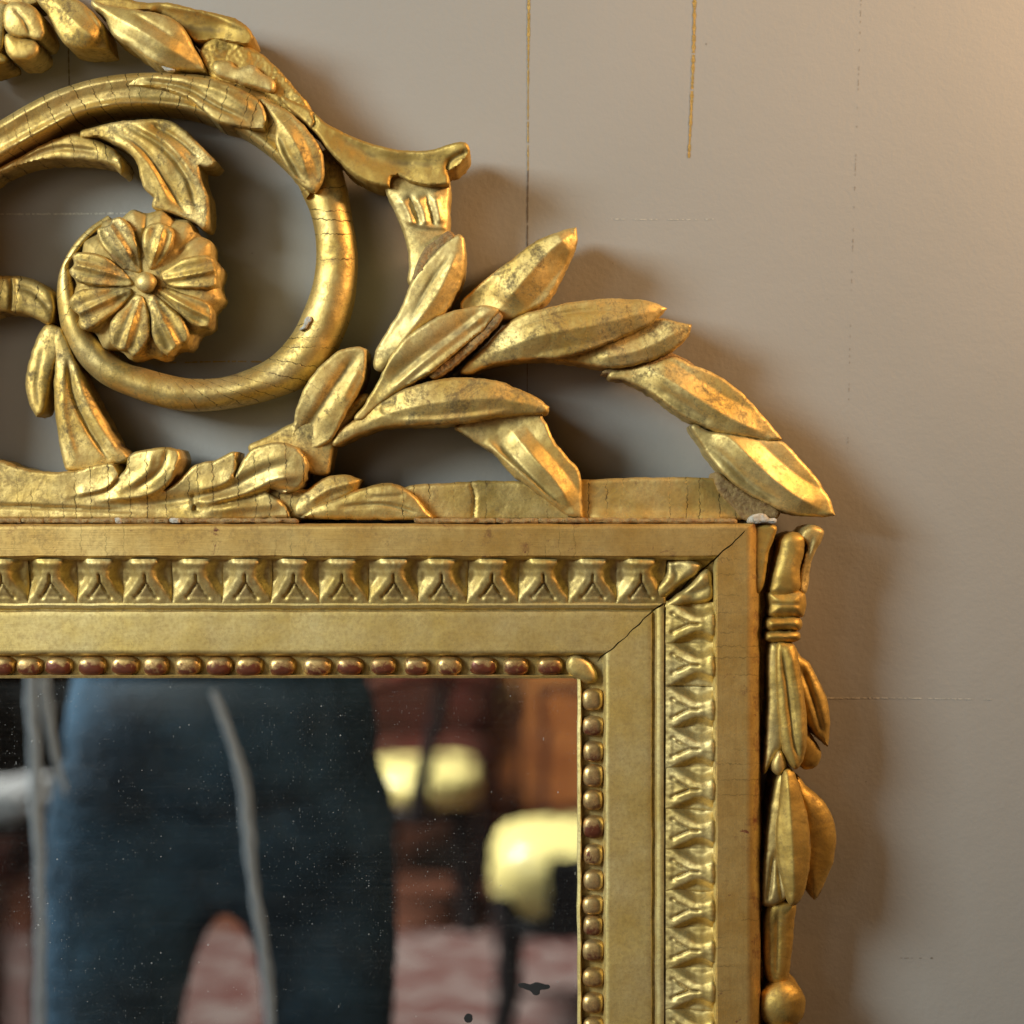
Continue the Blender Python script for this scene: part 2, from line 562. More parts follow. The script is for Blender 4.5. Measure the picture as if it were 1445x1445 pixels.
def mirror_mat():
    g = NT('old_silvered_glass')
    uvn = g.n('ShaderNodeUVMap'); uvn.uv_map = 'UVMap'
    uv = uvn.outputs[0]           # photo pixels
    gl = g.n('ShaderNodeBsdfGlossy')
    gl.inputs['Color'].default_value = (0.80, 0.84, 0.86, 1)
    gl.inputs['Roughness'].default_value = 0.0
    nb = g.noise(g.scale(uv, (1, 1, 1)), 0.011, 2, 0.4)
    bp = g.n('ShaderNodeBump'); bp.inputs['Strength'].default_value = 0.02; bp.inputs['Distance'].default_value = 0.002
    g.l(nb, bp.inputs['Height']); g.l(bp.outputs[0], gl.inputs['Normal'])
    df = g.n('ShaderNodeBsdfDiffuse')
    df.inputs['Color'].default_value = (0.78, 0.78, 0.74, 1)
    # dust specks
    def specks(sc, thr, keep, sx=1.0):
        vo = g.n('ShaderNodeTexVoronoi', voronoi_dimensions='2D')
        vo.inputs['Scale'].default_value = 1
        g.l(g.scale(uv, (sc, sc * sx, 1)), vo.inputs['Vector'])
        s = g.n('ShaderNodeSeparateColor'); g.l(vo.outputs['Color'], s.inputs[0])
        size = g.math('MULTIPLY', s.outputs[1], thr)
        a = g.math('LESS_THAN', vo.outputs['Distance'], size)
        b = g.math('LESS_THAN', s.outputs[0], keep)
        return g.math('MULTIPLY', g.math('MULTIPLY', a, b), s.outputs[2])
    dn = g.noise(uv, 0.006, 3, 0.5)
    s1 = g.math('MULTIPLY', specks(0.30, 0.22, 0.26), g.ramp(dn, 0.35, 0.65))
    s2 = specks(0.075, 0.10, 0.06)
    s3 = g.math('MULTIPLY', specks(0.09, 0.09, 0.08, 0.35), 0.6)
    dust = g.math('MAXIMUM', g.math('MAXIMUM', s1, s2), s3)
    # dusty bloom under the top rail
    sep = g.n('ShaderNodeSeparateXYZ'); g.l(uv, sep.inputs[0])
    dx = g.math('DIVIDE', g.math('SUBTRACT', sep.outputs[0], 215), 120)
    dy = g.math('DIVIDE', g.math('SUBTRACT', sep.outputs[1], 958), 42)
    rr = g.math('ADD', g.math('MULTIPLY', dx, dx), g.math('MULTIPLY', dy, dy))
    bl = g.math('EXPONENT', g.math('MULTIPLY', rr, -1))
    grain = g.ramp(g.noise(uv, 0.9, 4, 0.85), 0.50, 0.60)
    bloom = g.math('MULTIPLY', g.math('MULTIPLY', bl, grain), 0.42)
    # faint wiping streaks and a general film
    st = g.ramp(g.noise(g.scale(uv, (0.006, 0.22, 1)), 1, 4, 0.6), 0.45, 0.75)
    film = g.math('ADD', g.math('MULTIPLY', g.ramp(g.noise(uv, 0.008, 5, 0.65), 0.48, 0.80), 0.016), g.math('ADD', 0.003, g.math('MULTIPLY', st, 0.008)))
    f = g.math('ADD', g.math('ADD', g.math('MULTIPLY', dust, 0.40), bloom), film, True)
    mx = g.n('ShaderNodeMixShader')
    g.l(f, mx.inputs[0]); g.l(gl.outputs[0], mx.inputs[1]); g.l(df.outputs[0], mx.inputs[2])
    g.l(mx.outputs[0], g.out.inputs[0])
    return g.m


M_WALL = wall_mat()
M_GLASS = mirror_mat()
M_LOSS = plain('black_silver_loss', (0.02, 0.02, 0.02), 0.7)
M_LINE = plain('gilt_ruled_line', (0.50, 0.33, 0.09), 0.45, 0.6, scale=900, col2=(0.30, 0.20, 0.07), bump=0.4)
M_SEAM = plain('pale_seam_line', (0.66, 0.62, 0.52), 0.6, 0.0, scale=900, col2=(0.30, 0.29, 0.25))
M_SEAMD = plain('dark_seam_line', (0.17, 0.13, 0.09), 0.7, 0.0, scale=900)

# ------------------------------------------------------------------ the wall and its ruled lines
wall = empty('wall', (0, 0, 0))
tag(wall, kind='structure')
wv, wf = [], []
nx = 24
x0, x1, z0, z1 = -2.4, 2.4, 0.0, 2.6
for j in range(nx + 1):
    for i in range(nx + 1):
        wv.append((x0 + (x1 - x0) * i / nx, 0.0, z0 + (z1 - z0) * j / nx))
for j in range(nx):
    for i in range(nx):
        a = j * (nx + 1) + i
        wf.append((a, a + 1, a + nx + 2, a + nx + 1))
wall_face = mkmesh('plaster_face', wv, wf, M_WALL, wall)


def ruled(name, pts, w0, w1, mat, dash=0.0, hh=0.45):
    """a hand ruled line on the wall: a thin ribbon of paint with broken, uneven edges"""
    pts = spl(pts, False, 3.0)
    v, f = [], []
    n = len(pts)
    for i, p in enumerate(pts):
        t = i / (n - 1)
        q = pts[min(i + 1, n - 1)] - pts[max(i - 1, 0)]
        q = q / (np.linalg.norm(q) + 1e-9)
        nrm = np.array([-q[1], q[0]])
        w = (w0 + (w1 - w0) * t) * (1 + 0.5 * random.uniform(-1, 1)) / 2
        a = p + nrm * w; b = p - nrm * w
        v += [W(a[0], a[1], hh), W(b[0], b[1], hh), ]
        if i and random.random() > dash:
            k = 2 * i
            f.append((k - 2, k - 1, k + 1, k))
    return mkmesh(name, v, f, mat, wall)


ruled('gilt_line', [(746, -60), (746, 20), (745.5, 70)], 4.5, 3.0, M_LINE)
ruled('gilt_line', [(745.5, 70), (745, 160), (745, 240)], 2.2, 1.4, M_LINE, 0.03)
ruled('seam_line', [(745, 240), (744, 420), (744, 560), (743, 760)], 1.3, 1.0, M_SEAMD, 0.05)
ruled('gilt_line', [(981, -60), (979, 60), (976, 140), (972, 223)], 4.6, 3.2, M_LINE, 0.02)
ruled('seam_line', [(1217, -60), (1209, 180), (1201, 420), (1196, 640)], 0.45, 0.4, M_SEAMD, 0.75)
ruled('seam_line', [(850, 309), (960, 310), (1010, 309)], 1.3, 1.0, M_SEAM, 0.45)
ruled('seam_line', [(-40, 302), (60, 302), (190, 301)], 1.8, 2.6, M_SEAM, 0.12)
ruled('seam_line', [(240, 512), (330, 510), (420, 512)], 1.8, 2.0, M_LINE, 0.35)
ruled('seam_line', [(96, 40), (97, 90), (98, 130)], 1.8, 1.5, M_SEAMD)
ruled('seam_line', [(1165, 985), (1250, 985), (1400, 987)], 2.2, 1.0, M_SEAM, 0.25)
ruled('seam_line', [(1270, 1352), (1319, 1352)], 0.5, 1.2, M_SEAMD, 0.5)

# ------------------------------------------------------------------ THE MIRROR
mirror = empty('gilded_wall_mirror', W(420, 960, 0))
tag(mirror, 'carved giltwood mirror with openwork leaf and scroll crest hanging on the grey beige wall', 'mirror')

# rail profile: (offset above the glass on the top rail, offset right of the glass on the right rail, height)
PROF = [(0, 0, 80), (0.3, 0.3, 93), (3, 4, 95), (4.5, 5.5, 92), (5.5, 6.5, 83), (31, 35, 84), (33, 38, 96), (35, 40, 101), (37, 42, 102.5),
        (60, 70, 103), (90, 100, 103.5), (93.5, 104, 103), (95.5, 106, 98), (97, 108.5, 98), (99, 112, 104), (103, 118, 106), (106, 122, 105),
        (107.5, 125, 84), (130, 150, 84), (150, 172, 88), (166, 190, 92), (167.5, 192, 119), (171, 195, 124), (173, 197.5, 127),
        (190, 218, 127), (213, 241, 127), (216, 245, 125), (217.5, 249, 121), (218.2, 256, 108), (218.6, 258, 96), (219, 258.5, 60), (219, 259, 12)]
PQ = np.array(PROF, float)


def dense_profile(step=3.5):
    out = []
    for a, b in zip(PQ[:-1], PQ[1:]):
        m = max(1, int(math.ceil(max(abs(b[0] - a[0]), abs(b[2] - a[2]) * 0.5) / step)))
        for k in range(m): out.append(a + (b - a) * k / m)
    out.append(PQ[-1])
    return np.array(out)


DP = dense_profile()
CORX, CORY = 815.0, 957.0


def rail(name, horizontal, end, mat_of):
    """one moulded rail from its mitre to `end`; material slots follow the bands of the profile"""
    verts, uvs, pats = [], [], []
    seed = 3.0 if horizontal else 11.0
    step = 4.0
    start = [CORX + 0.0, CORY - 0.0]
    npr = len(DP)
    if horizontal: n = int((CORX + 247 - end) / step)
    else: n = int((end - (CORY - 219)) / step)
    for i, (qt, qr, h) in enumerate(DP):
        mx, my = CORX + qr, CORY - qt
        # ragged, slightly opened mitre: mostly shut, wide near its middle
        crack = 0.75 + 0.9 * math.exp(-((qt - 120) / 70.0)**2) + 0.5 * nz(qt, 0, 9, 2)
        jag = 4.0 * nz(qt, 3, 26, 5) + 2.4 * nz(qt, 3, 9, 6)
        if qt < 22: crack = -0.6
        if qt > 208: crack = -0.2
        for k in range(n + 1):
            t = k / n
            if horizontal:
                xs = mx + jag - crack
                x = xs + (end - xs) * t
                y = my
                u = x
            else:
                ys = my - jag * 0.0 + crack * 1.0
                y = ys + (end - ys) * t
                x = mx + jag * max(0, 1 - t * n / 3.0)
                u = y
            w1 = 1.3 * nz(u, i * 0.6, 60, seed) + 0.5 * nz(u, i * 1.2, 17, seed)
            hh = h
            if 20 < h:
                hh += 0.7 * nz(x, y, 60, seed) + 0.12 * nz(x, y, 14, seed)
            if 0 < i < npr - 2:
                if horizontal: y += w1 * 0.8
                else: x += w1 * 0.8
            verts.append(W(x, y, hh) if h > 60 else (W(x, y, 122)[0], -h * HP, W(x, y, 122)[2]))
            uvs.append((u, (qt if horizontal else qr) + 300 * (0 if horizontal else 1)))
            edge = min(abs(qt - e) for e in (0, 36, 94, 96.5, 170, 218))
            d = 0.75 if 5 <= qt <= 31 else (0.65 * math.exp(-((qt - 96) / 1.6)**2) + 0.6 * math.exp(-((qt - 168.6) / 1.8)**2) + 0.45 * math.exp(-((qt - 34) / 2.0)**2))
            wv_ = max(0, 0.7 * (nz(x, y, 26, seed + 2) - 0.28)) + (0.25 if edge < 1.5 and nz(x, y, 20, 4) > 0.1 else 0)
            pats.append((d, wv_))
    faces, mats = [], []
    for i in range(npr - 1):
        for k in range(n):
            a = i * (n + 1) + k
            q = (a, a + 1, a + n + 2, a + n + 1)
            faces.append(q if not horizontal else q[::-1])
            qt = DP[i][0]
            mats.append(1 if qt >= 170 else 0)
    # orientation test: the inner band must face the camera
    o = mkmesh(name, verts, faces, M_RAIL, mirror, uvs, np.array(pats), sharp=40)
    o.data.materials.append(M_OUT)
    o.data.polygons.foreach_set('material_index', mats)
    # make sure that normals look out of the wall
    s = sum(p.normal.y for p in o.data.polygons)
    if s > 0: o.data.flip_normals()
    o.data.set_sharp_from_angle(angle=R_(40))
    return o


top_rail = rail('top_rail', True, -420, None)
right_rail = rail('side_rail', False, 1860, None)

# backboard that closes the body of the frame
def boxpx(name, xa, ya, xb, yb, h0, h1, mat, parent):
    ref = W(xa, ya, h1), W(xb, yb, h1)
    X0, Z1 = ref[0][0], ref[0][2]
    X1, Z0 = ref[1][0], ref[1][2]
    v = [(X0, -h0 * HP, Z0), (X1, -h0 * HP, Z0), (X1, -h0 * HP, Z1), (X0, -h0 * HP, Z1),
         (X0, -h1 * HP, Z0), (X1, -h1 * HP, Z0), (X1, -h1 * HP, Z1), (X0, -h1 * HP, Z1)]
    f = [(0, 3, 2, 1), (4, 5, 6, 7), (0, 1, 5, 4), (1, 2, 6, 5), (2, 3, 7, 6), (3, 0, 4, 7)]
    return mkmesh(name, v, [t[::-1] for t in f][::1], mat, parent, smooth=False)


boxpx('backboard', -415, 745, 1058, 1855, 10, 76, M_RAW, mirror)

# the glass
gv = [W(-420, 1860, HM), W(822, 1860, HM), W(822, 950, HM), W(-420, 950, HM)]
glass = mkmesh('mirror_glass', gv, [(0, 1, 2, 3)], M_GLASS, mirror, uv=[(-420, 1860), (822, 1860), (822, 950), (-420, 950)], smooth=False)


# dark losses in the silvering
def loss(pts, h=HM + 0.4):
    return relief('silver_loss', pts, h, glass, M_LOSS, back=HM + 0.05, rnd=1, drop=0.0, step=1.6, rough=0.3, closed_back=False)


loss([(732, 1389), (739, 1387), (748, 1389), (757, 1387), (768, 1389), (776, 1392), (770, 1396), (762, 1397), (761, 1402), (755, 1404), (750, 1399), (741, 1395), (733, 1393)])
loss([(656, 1434), (661, 1431), (666, 1434), (666, 1440), (661, 1443), (656, 1440)])


# --- beads
def bead_mesh(name, w, hgt, dep, seed):
    """a carved bead: rounded block, in metres, facing -Y; the front is rubbed to the red bole"""
    v, f, p, uvs = [], [], [], []
    n, m = 16, 8
    for j in range(m + 1):
        for i in range(n):
            a = 2 * math.pi * i / n
            e = 0.72
            ca, sa = math.cos(a), math.sin(a)
            ph = math.pi / 2 * j / m
            r = math.cos(ph)**0.55 if j < m else 0.0
            x = w / 2 * r * math.copysign(abs(ca)**e, ca)
            z = hgt / 2 * r * math.copysign(abs(sa)**e, sa)
            y = -dep * math.sin(ph)**0.9
            k = 0.05 * noise.noise(Vector((x * 900, z * 900, seed)))
            v.append((x * (1 + k), y * (1 + k), z * (1 + k)))
            # the rubbed patch sits low on the bead front
            q = 0.55 * math.sin(ph) - 0.9 * (z / hgt) + 0.35 * noise.noise(Vector((x * 500, z * 500, seed + 4)))
            p.append((0.7 if j == 0 else 0.0, max(0, min(1, q * 1.5 - 0.13 * (seed % 4) + (0.0 if seed < 10 else -0.12))) * (0.5 + 0.5 * ((seed * 7) % 5) / 4) * (1 if seed < 10 else 0.6)))
            uvs.append((x * 3000, z * 3000))
    for j in range(m):
        for i in range(n):
            a = j * n + i; b = j * n + (i + 1) % n
            f.append((a, b, b + n, a + n))
    me_o = mkmesh(name, v, f, M_BEAD, None, uvs, np.array(p))
    if sum(q.normal.y for q in me_o.data.polygons) > 0: me_o.data.flip_normals()
    me = me_o.data
    bpy.data.objects.remove(me_o)
    return me


PXM = (DW - 92 * HP) / F
bt = [bead_mesh('bead', 39 * PXM, 28 * PXM, 15 * HP, s) for s in (0, 1, 2, 3, 5, 6, 7)]
br = [bead_mesh('bead', 31 * PXM, 31 * PXM, 15 * HP, s + 10) for s in (0, 1, 2, 3, 4, 6)]


def put(name, me, x, y, h, parent, sc=(1, 1, 1), rot=0):
    o = bpy.data.objects.new(name, me)
    C.objects.link(o)
    o.location = W(x, y, h)
    o.rotation_euler = (0, rot, 0)
    o.scale = sc
    adopt(o, parent)
    return o


tb = [3, 43, 84, 131, 177, 221, 266, 310, 352, 399, 448, 494, 541, 588, 634, 682, 728, 776]
tb = [3 - 44.6 * k for k in range(9, 0, -1)] + tb
for i, x in enumerate(tb):
    put('bead', bt[(i * 5 + i // 3) % 7 if x < 740 else 0], x, 939.5 + random.uniform(-0.7, 0.7), 83.5, top_rail,
        (random.uniform(0.94, 1.06), 1, random.uniform(0.95, 1.05)), random.uniform(-0.05, 0.05))
rb = [986.5, 1024, 1060, 1094, 1128, 1166, 1205, 1241, 1276, 1305, 1340, 1378, 1414, 1448]
rb += [1448 + 36 * k for k in range(1, 11)]
for i, y in enumerate(rb):
    put('bead', br[(i * 5 + i // 4) % 6], 836.5 + random.uniform(-0.8, 0.8), y, 83.5, right_rail,
        (random.uniform(0.95, 1.08), 1, random.uniform(0.9, 1.08)), random.uniform(-0.06, 0.06))


# --- leaf and tongue ornament: one mesh per variant, in metres, lying on the rising ogee of the rail
def motif_mesh(Wu, Hu, seed, bare=0.5):
    """Wu along the rail, Hu across it (v = 0 at the outer edge, 1 at the foot next to the glass)"""
    nu, nvv = 36, 36
    v, f, p, uvs = [], [], [], []
    for j in range(nvv + 1):
        vv = j / nvv
        for i in range(nu + 1):
            uu = i / nu * 2 - 1
            a = uu + 0.05 * noise.noise(Vector((vv * 3, seed, 0)))
            # half width of the leaf: flat lip, waist, spreading skirt
            wl = float(np.interp(vv, [0, 0.08, 0.26, 0.40, 0.7, 0.9, 1.0], [0.58, 0.60, 0.44, 0.43, 0.74, 0.98, 1.02]))
            q = max(0.0, min(1.0, (abs(a) - wl + 0.16) / 0.46)); q = q * q * (3 - 2 * q)
            env = float(np.interp(vv, [0, 0.06, 0.2, 0.5, 0.78, 0.95, 1], [0.6, 0.85, 1, 0.95, 0.6, 0.1, 0]))
            H = -(15 + 5 * noise.noise(Vector((seed * 3.1, 0.5, 0)))) * q * env
            body = 1 - q
            H += 3.2 * math.exp(-((vv - 0.10) / 0.085)**2) * body            # rolled lip
            H += 3.6 * body * (1 - min(1, abs(a / max(wl, .1)))**2) * env
            g1 = math.exp(-(a / 0.045)**2) * (1 if 0.36 < vv < 0.56 else math.exp(-((vv - 0.46) / 0.13)**4))
            leg = 0.02 + (vv - 0.54) * 1.15
            g2 = math.exp(-((abs(a) - leg) / 0.06)**2) * min(1, (0.86 - vv) / 0.1) if 0.54 < vv < 0.86 else 0
            H -= (5.0 + 2.0 * noise.noise(Vector((uu * 2, vv * 2, seed + 8.5)))) * max(g1, g2)
            tri = (1 / (1 + math.exp(-max(-30, min(30, (leg - 0.04 - abs(a)) / 0.035))))) * (1 / (1 + math.exp(-(0.87 - vv) / 0.015))) if vv > 0.6 else 0
            H -= 1.6 * tri
            H -= 3.5 * math.exp(-(((abs(a) - 0.42) / 0.09)**2 + ((vv - 0.86) / 0.05)**2))
            dv = math.exp(-((1 - abs(uu)) / 0.045)**2)
            H -= 3.0 * dv * (0.3 + 0.7 * min(1, vv * 1.3))
            H *= 1 - 0.9 * max(0, (vv - 0.92) / 0.08)
            base = float(np.interp(vv, [0, 0.3, 0.6, 1.0], [120.5, 118.5, 112, 105.0]))
            H += 0.9 * noise.noise(Vector((uu * 3 + seed * 4, vv * 3, 1))) + 0.5 * noise.noise(Vector((uu * 9 + seed * 4, vv * 9, 2)))
            x = uu * Wu / 2; z = (0.5 - vv) * Hu
            v.append((x, -(base + H) * HP, z))
            d = max(0.85 * max(g1, g2), 0.6 * dv * (1 if vv > .2 else .4), 0.25 * (1 - body) * (vv < .5))
            p.append((d, 0.55 * tri * bare + 0.12 * max(0, noise.noise(Vector((uu * 2, vv * 2, seed))))))
            uvs.append((x * 3000, z * 3000))
    for j in range(nvv):
        for i in range(nu):
            a = j * (nu + 1) + i
            f.append((a, a + nu + 1, a + nu + 2, a + 1))
    o = mkmesh('leaf_ornament', v, f, M_MOTIF, None, uvs, np.array(p), sharp=70)
    if sum(q.normal.y for q in o.data.polygons) > 0: o.data.flip_normals()
    me = o.data
    bpy.data.objects.remove(o)
    return me


PX2 = (DW - 112 * HP) / F
mt = [motif_mesh(68.4 * PX2, 63 * PX2, s, b) for s, b in ((1, .9), (2, .4), (3, 1.0), (4, .6), (5, .8), (21, .5), (22, 1))]
mr = [motif_mesh(57.2 * PX2, 70 * PX2, s + 6, b) for s, b in ((1, .15), (2, .3), (3, .1), (4, .2), (5, .15))]


def put0(name, me, x, y, parent, sc=(1, 1, 1), rot=0):
    """placed in the plane of the wall, the mesh carries its own heights"""
    k = PX2
    o = bpy.data.objects.new(name, me)
    C.objects.link(o)
    o.location = ((x - 722.5) * k, 0, CAM_Z + (722.5 - y) * k)
    o.rotation_euler = (0, rot, 0)
    o.scale = sc
    adopt(o, parent)
    return o


tm = [3, 72, 141, 206, 278, 347, 416, 484, 556, 624, 695, 767, 837, 905]
tm = [3 - 69 * k for k in range(6, 0, -1)] + tm
for i, x in enumerate(tm):
    nxt = tm[i + 1] - x if i < len(tm) - 1 else 68
    put0('leaf_ornament', mt[(i * 3 + (i * i) % 4) % 7], x, 820.0, top_rail, ((x - tm[i - 1] if i else 69) / 68.4 * 0.5 * 1.02 + nxt / 68.4 * 0.5 * 1.02 + 0.012, 1 + random.uniform(-.006, .006), 1), random.uniform(-0.01, 0.01))
rm = [880, 938, 1000, 1056, 1113, 1171, 1229, 1283, 1340, 1397, 1454]
rm += [1454 + 57 * k for k in range(1, 7)]
for i, y in enumerate(rm):
    put0('leaf_ornament', mr[(i * 2) % 5], 975.0, y, right_rail, (1.085, 1, 1), R_(90) + random.uniform(-0.02, 0.02))

# corner leaf over the mitre (in two halves, one on each rail)
relief('corner_leaf', [(942, 792, 1), (972, 790), (990, 800), (960, 826), (930, 850), (912, 858), (918, 838), (938, 815)], 121, top_rail, M_MOTIF, back=100,
       rnd=8, drop=9, hpts=[(985, 795, 123), (915, 855, 103), (950, 820, 114)], strokes=[('g', 2, 4, [(950, 796), (955, 815), (935, 835)]), ('r', 2, 12, [(980, 798), (950, 822), (920, 850)])])
relief('corner_leaf', [(998, 803), (1006, 822), (1004, 846), (975, 852), (950, 858), (930, 866), (926, 862), (945, 846), (975, 824)], 120, right_rail, M_MOTIF, back=100,
       rnd=8, drop=9, hpts=[(1000, 815, 122), (930, 862, 103), (970, 840, 113)], strokes=[('g', 2, 4, [(1002, 828), (980, 836), (960, 838)]), ('r', 2, 12, [(998, 812), (968, 836), (935, 858)])])
# worn leaf boss on the inner corner of the beading
relief('corner_bead', [(800, 930), (808, 924), (822, 926), (834, 936), (842, 950), (840, 962), (826, 964), (816, 960), (806, 955), (799, 944)], 100, top_rail, M_MOTIF, back=84, rnd=9, drop=7, pillow=4)

# ------------------------------------------------------------------ crest: carved pieces
def leaf(pts, h, name='laurel_leaf', **kw):
    kw.setdefault('mat', M_CREST)
    if 'pillow' in kw and name != 'shade_block': kw['pillow'] *= 0.7
    mat = kw.pop('mat')
    return relief(name, pts, h, crest, mat, **kw)


crest = empty('crest', W(420, 735, 60), mirror)

# unseen block in place of the crest's centre ornament, shaped to shade the left
leaf([(-260 + (150 + 22 * math.cos(6 * a)) * math.cos(a), 300 + 340 * math.sin(a)) for a in np.linspace(0, 2 * math.pi, 37)[:-1]], 190, 'shade_block', pillow=26, pw=60, step=6,
     strokes=[('g', 10, 8, [(-240 + 120 * math.cos(a), 300 + 270 * math.sin(a)) for a in np.linspace(0.1, 6.2, 25)])])
# base bar
leaf([(-90, 690, 1), (560, 690), (583, 684), (627, 682), (668, 679), (725, 679), (740, 680), (826, 677), (903, 674), (986, 674), (1014, 677), (1040, 695), (1085, 732, 1), (1040, 734), (700, 735), (560, 733), (-90, 734, 1)],
     92, 'base_bar', mat=M_SCROLL, rnd=5, drop=4, step=3.2, rough=0.8, dirt=0.05,
     strokes=[('g', 3, 2.2, [(664, 678), (670, 700), (668, 735)]), ('b', 5, 9, [(820, 731), (1040, 733)])])
# thin filler strip (old glue and gesso) along the joint with the rail
ruled_v = []
for (xa, xb, hh, m) in ((-90, 30, 119, M_RAW), (30, 62, 118, M_RAW), (62, 162, 118, M_RAW), (162, 172, 120, M_GESSO), (172, 240, 118, M_RAW), (240, 254, 120, M_GESSO), (254, 420, 117, M_RAW),
                        (585, 700, 117, M_RAW), (700, 760, 116, M_RAW), (760, 830, 117, M_RAW), (830, 1040, 115, M_RAW), (1058, 1096, 120, M_GESSO)):
    pts = [(x, 731.5 + 1.2 * nz(x, 1, 9) + (-6 if xa == 1058 and 1062 < x < 1080 else 0)) for x in np.arange(xa, xb, 7)] + [(xb, 733)]
    pts = pts + [(x, 738.0 + 1.3 * nz(x, 5, 8)) for x in np.arange(xb, xa, -7)] + [(xa, 737)]
    relief('joint_filler', pts, hh, crest, m, back=70, rnd=2, drop=2, step=3, raw=True, closed_back=False)

# outer garland, top left
leaf([(-40, -40, 1), (60, -40), (70, -8), (52, 6), (20, 10), (-10, 4), (-40, 8, 1)], 96, 'broken_stem', pillow=8)
leaf([(-45, 30), (-30, 8), (-5, 0), (12, 8), (8, 40), (4, 70), (-20, 90), (-45, 70)], 110, 'flower_petal', pillow=12, strokes=[('g', 4, 4, [(-30, 20), (-10, 60)])])
leaf([(8, 8), (28, 2), (48, 10), (60, 28), (64, 46), (58, 57), (40, 54), (20, 52), (6, 38)], 118, 'flower_petal', pillow=12, strokes=[('g', 3, 3, [(20, 12), (35, 30), (44, 50)])])
leaf([(8, 48), (26, 52), (46, 56), (56, 64), (52, 78), (36, 85), (18, 84), (8, 72)], 114, 'flower_petal', pillow=11)
leaf([(-30, 70), (2, 74), (12, 86), (0, 92), (-30, 96)], 108, 'flower_petal', pillow=8, mat=M_SIDE)
leaf([(52, -6), (80, -12), (110, 0), (128, 14), (146, 36), (155, 70, 1), (136, 71), (110, 69), (92, 62), (78, 44), (66, 20)], 116, pillow=12, hpts=[(60, 0, 104), (120, 40, 120), (153, 70, 104)],
     strokes=[('r', 4, 14, [(75, 0), (110, 35), (145, 64)]), ('g', 2, 2, [(120, 10), (146, 50)])])
leaf([(130, 4), (165, -4), (200, 3), (240, 4), (277, 13), (332, 26), (352, 40), (358, 53, 1), (350, 62), (330, 60), (305, 56), (277, 58), (258, 40), (225, 18), (180, 14)], 100,
     hpts=[(150, 5, 100), (277, 30, 100), (357, 52, 106)], strokes=[('g', 9, 14, [(215, 10), (262, 36), (320, 44)]), ('b', 4, 5, [(225, 8), (290, 18), (345, 40)])], dirt=0.1, mat=M_SIDE)
leaf([(283, 78), (292, 58), (312, 52), (342, 62), (375, 80), (400, 105), (420, 130), (440, 156), (428, 172), (395, 150), (372, 132), (330, 122), (298, 108)], 98, 'broken_stem', pillow=4, raw=True, rough=2.0,
     mat=M_SIDE, dirt=0.1)
leaf([(300, 92), (306, 86), (325, 86), (334, 95), (356, 92), (372, 104), (386, 112), (388, 126), (380, 130), (345, 120), (318, 112), (302, 104)], 112, 'leaf_stub', pillow=7, rough=1.3, mat=M_MOTIF)
leaf([(128, 3), (150, 6), (194, 14), (235, 22), (258, 38), (272, 62), (286, 88), (292, 101, 1), (268, 100), (240, 98), (210, 84), (178, 62), (158, 48), (146, 22)], 118, pillow=9, mat=M_MOTIF,
     hpts=[(135, 8, 108), (215, 50, 122), (290, 100, 108)], strokes=[('r', 5, 16, [(140, 12), (200, 44), (250, 76), (286, 98)]), ('g', 2, 3, [(190, 20), (240, 50)])], wear=0.05)
relief('gesso_chip', [(228, 90), (234, 90), (243, 95), (247, 99), (238, 100), (230, 96)], 109, crest, M_GESSO, back=100, rnd=2, drop=2, step=1.6)

# main scroll band (crackled), arching from the left edge
loft('scroll_band', [(-60, 196, -60, 262, 104), (-20, 180, -20, 236, 105), (0, 170, 2, 221, 106), (41, 146, 55, 191, 107), (83, 126, 108, 164, 108), (138, 110, 156, 152, 109), (194, 103, 198, 149, 109),
                     (263, 104, 252, 153, 107), (318, 112, 300, 168, 104), (362, 128, 340, 186, 101), (405, 150, 378, 214, 98), (440, 190, 410, 246, 97), (468, 232, 432, 280, 96)], crest, M_SCROLL,
     [(0, -14), (0.07, -3), (0.18, 1), (0.48, -5), (0.74, -6), (0.85, 4), (0.93, 3), (1, -3)], rough=1.1)
leaf([(146, 120), (170, 112), (210, 106), (256, 107), (300, 112), (336, 124), (366, 142), (376, 166), (374, 184, 1), (352, 182), (330, 178), (302, 170), (284, 154), (262, 138), (222, 124), (180, 122)], 117, 'acanthus_leaf',
     mat=M_SCROLL, hpts=[(155, 118, 108), (250, 122, 116), (320, 150, 119), (373, 183, 112)], strokes=[('g', 5, 4, [(200, 114), (262, 124), (300, 146), (345, 168)]), ('b', 3, 6, [(250, 112), (310, 128), (362, 160)])], wear=0.05)

# ring scroll that winds down to the rosette
loft('scroll_ring', [(470, 205, 412, 236, 84), (482, 240, 420, 258, 90), (489, 272, 427, 276, 96), (494, 305, 438, 301, 98), (499, 334, 445, 334, 99), (501, 366, 446, 368, 100), (499, 402, 441, 402, 100), (495, 430, 430, 434, 100), (484, 466, 412, 471, 99), (461, 513, 384, 502, 98),
                     (433, 540, 350, 521, 97), (392, 558, 310, 533, 96), (340, 572, 268, 534, 95), (277, 579, 235, 528, 95), (232, 575, 206, 520, 95), (190, 562, 178, 512, 95), (150, 545, 152, 494, 96), (122, 523, 133, 474, 97),
                     (102, 498, 118, 450, 98), (88, 468, 110, 428, 98), (82, 440, 104, 405, 97), (80, 415, 101, 390, 95), (83, 388, 98, 372, 92), (91, 366, 104, 362, 94), (106, 342, 118, 344, 90), (128, 320, 136, 326, 84), (152, 304, 158, 312, 78)], crest, M_SCROLL, 'round', rough=1.0, wear=0.02)
relief('gesso_chip', [(423, 466), (428, 458), (431, 450), (436, 446), (441, 450), (435, 458), (431, 464)], 99, crest, M_GESSO, back=84, rnd=2, drop=3, step=1.6, raw=True)

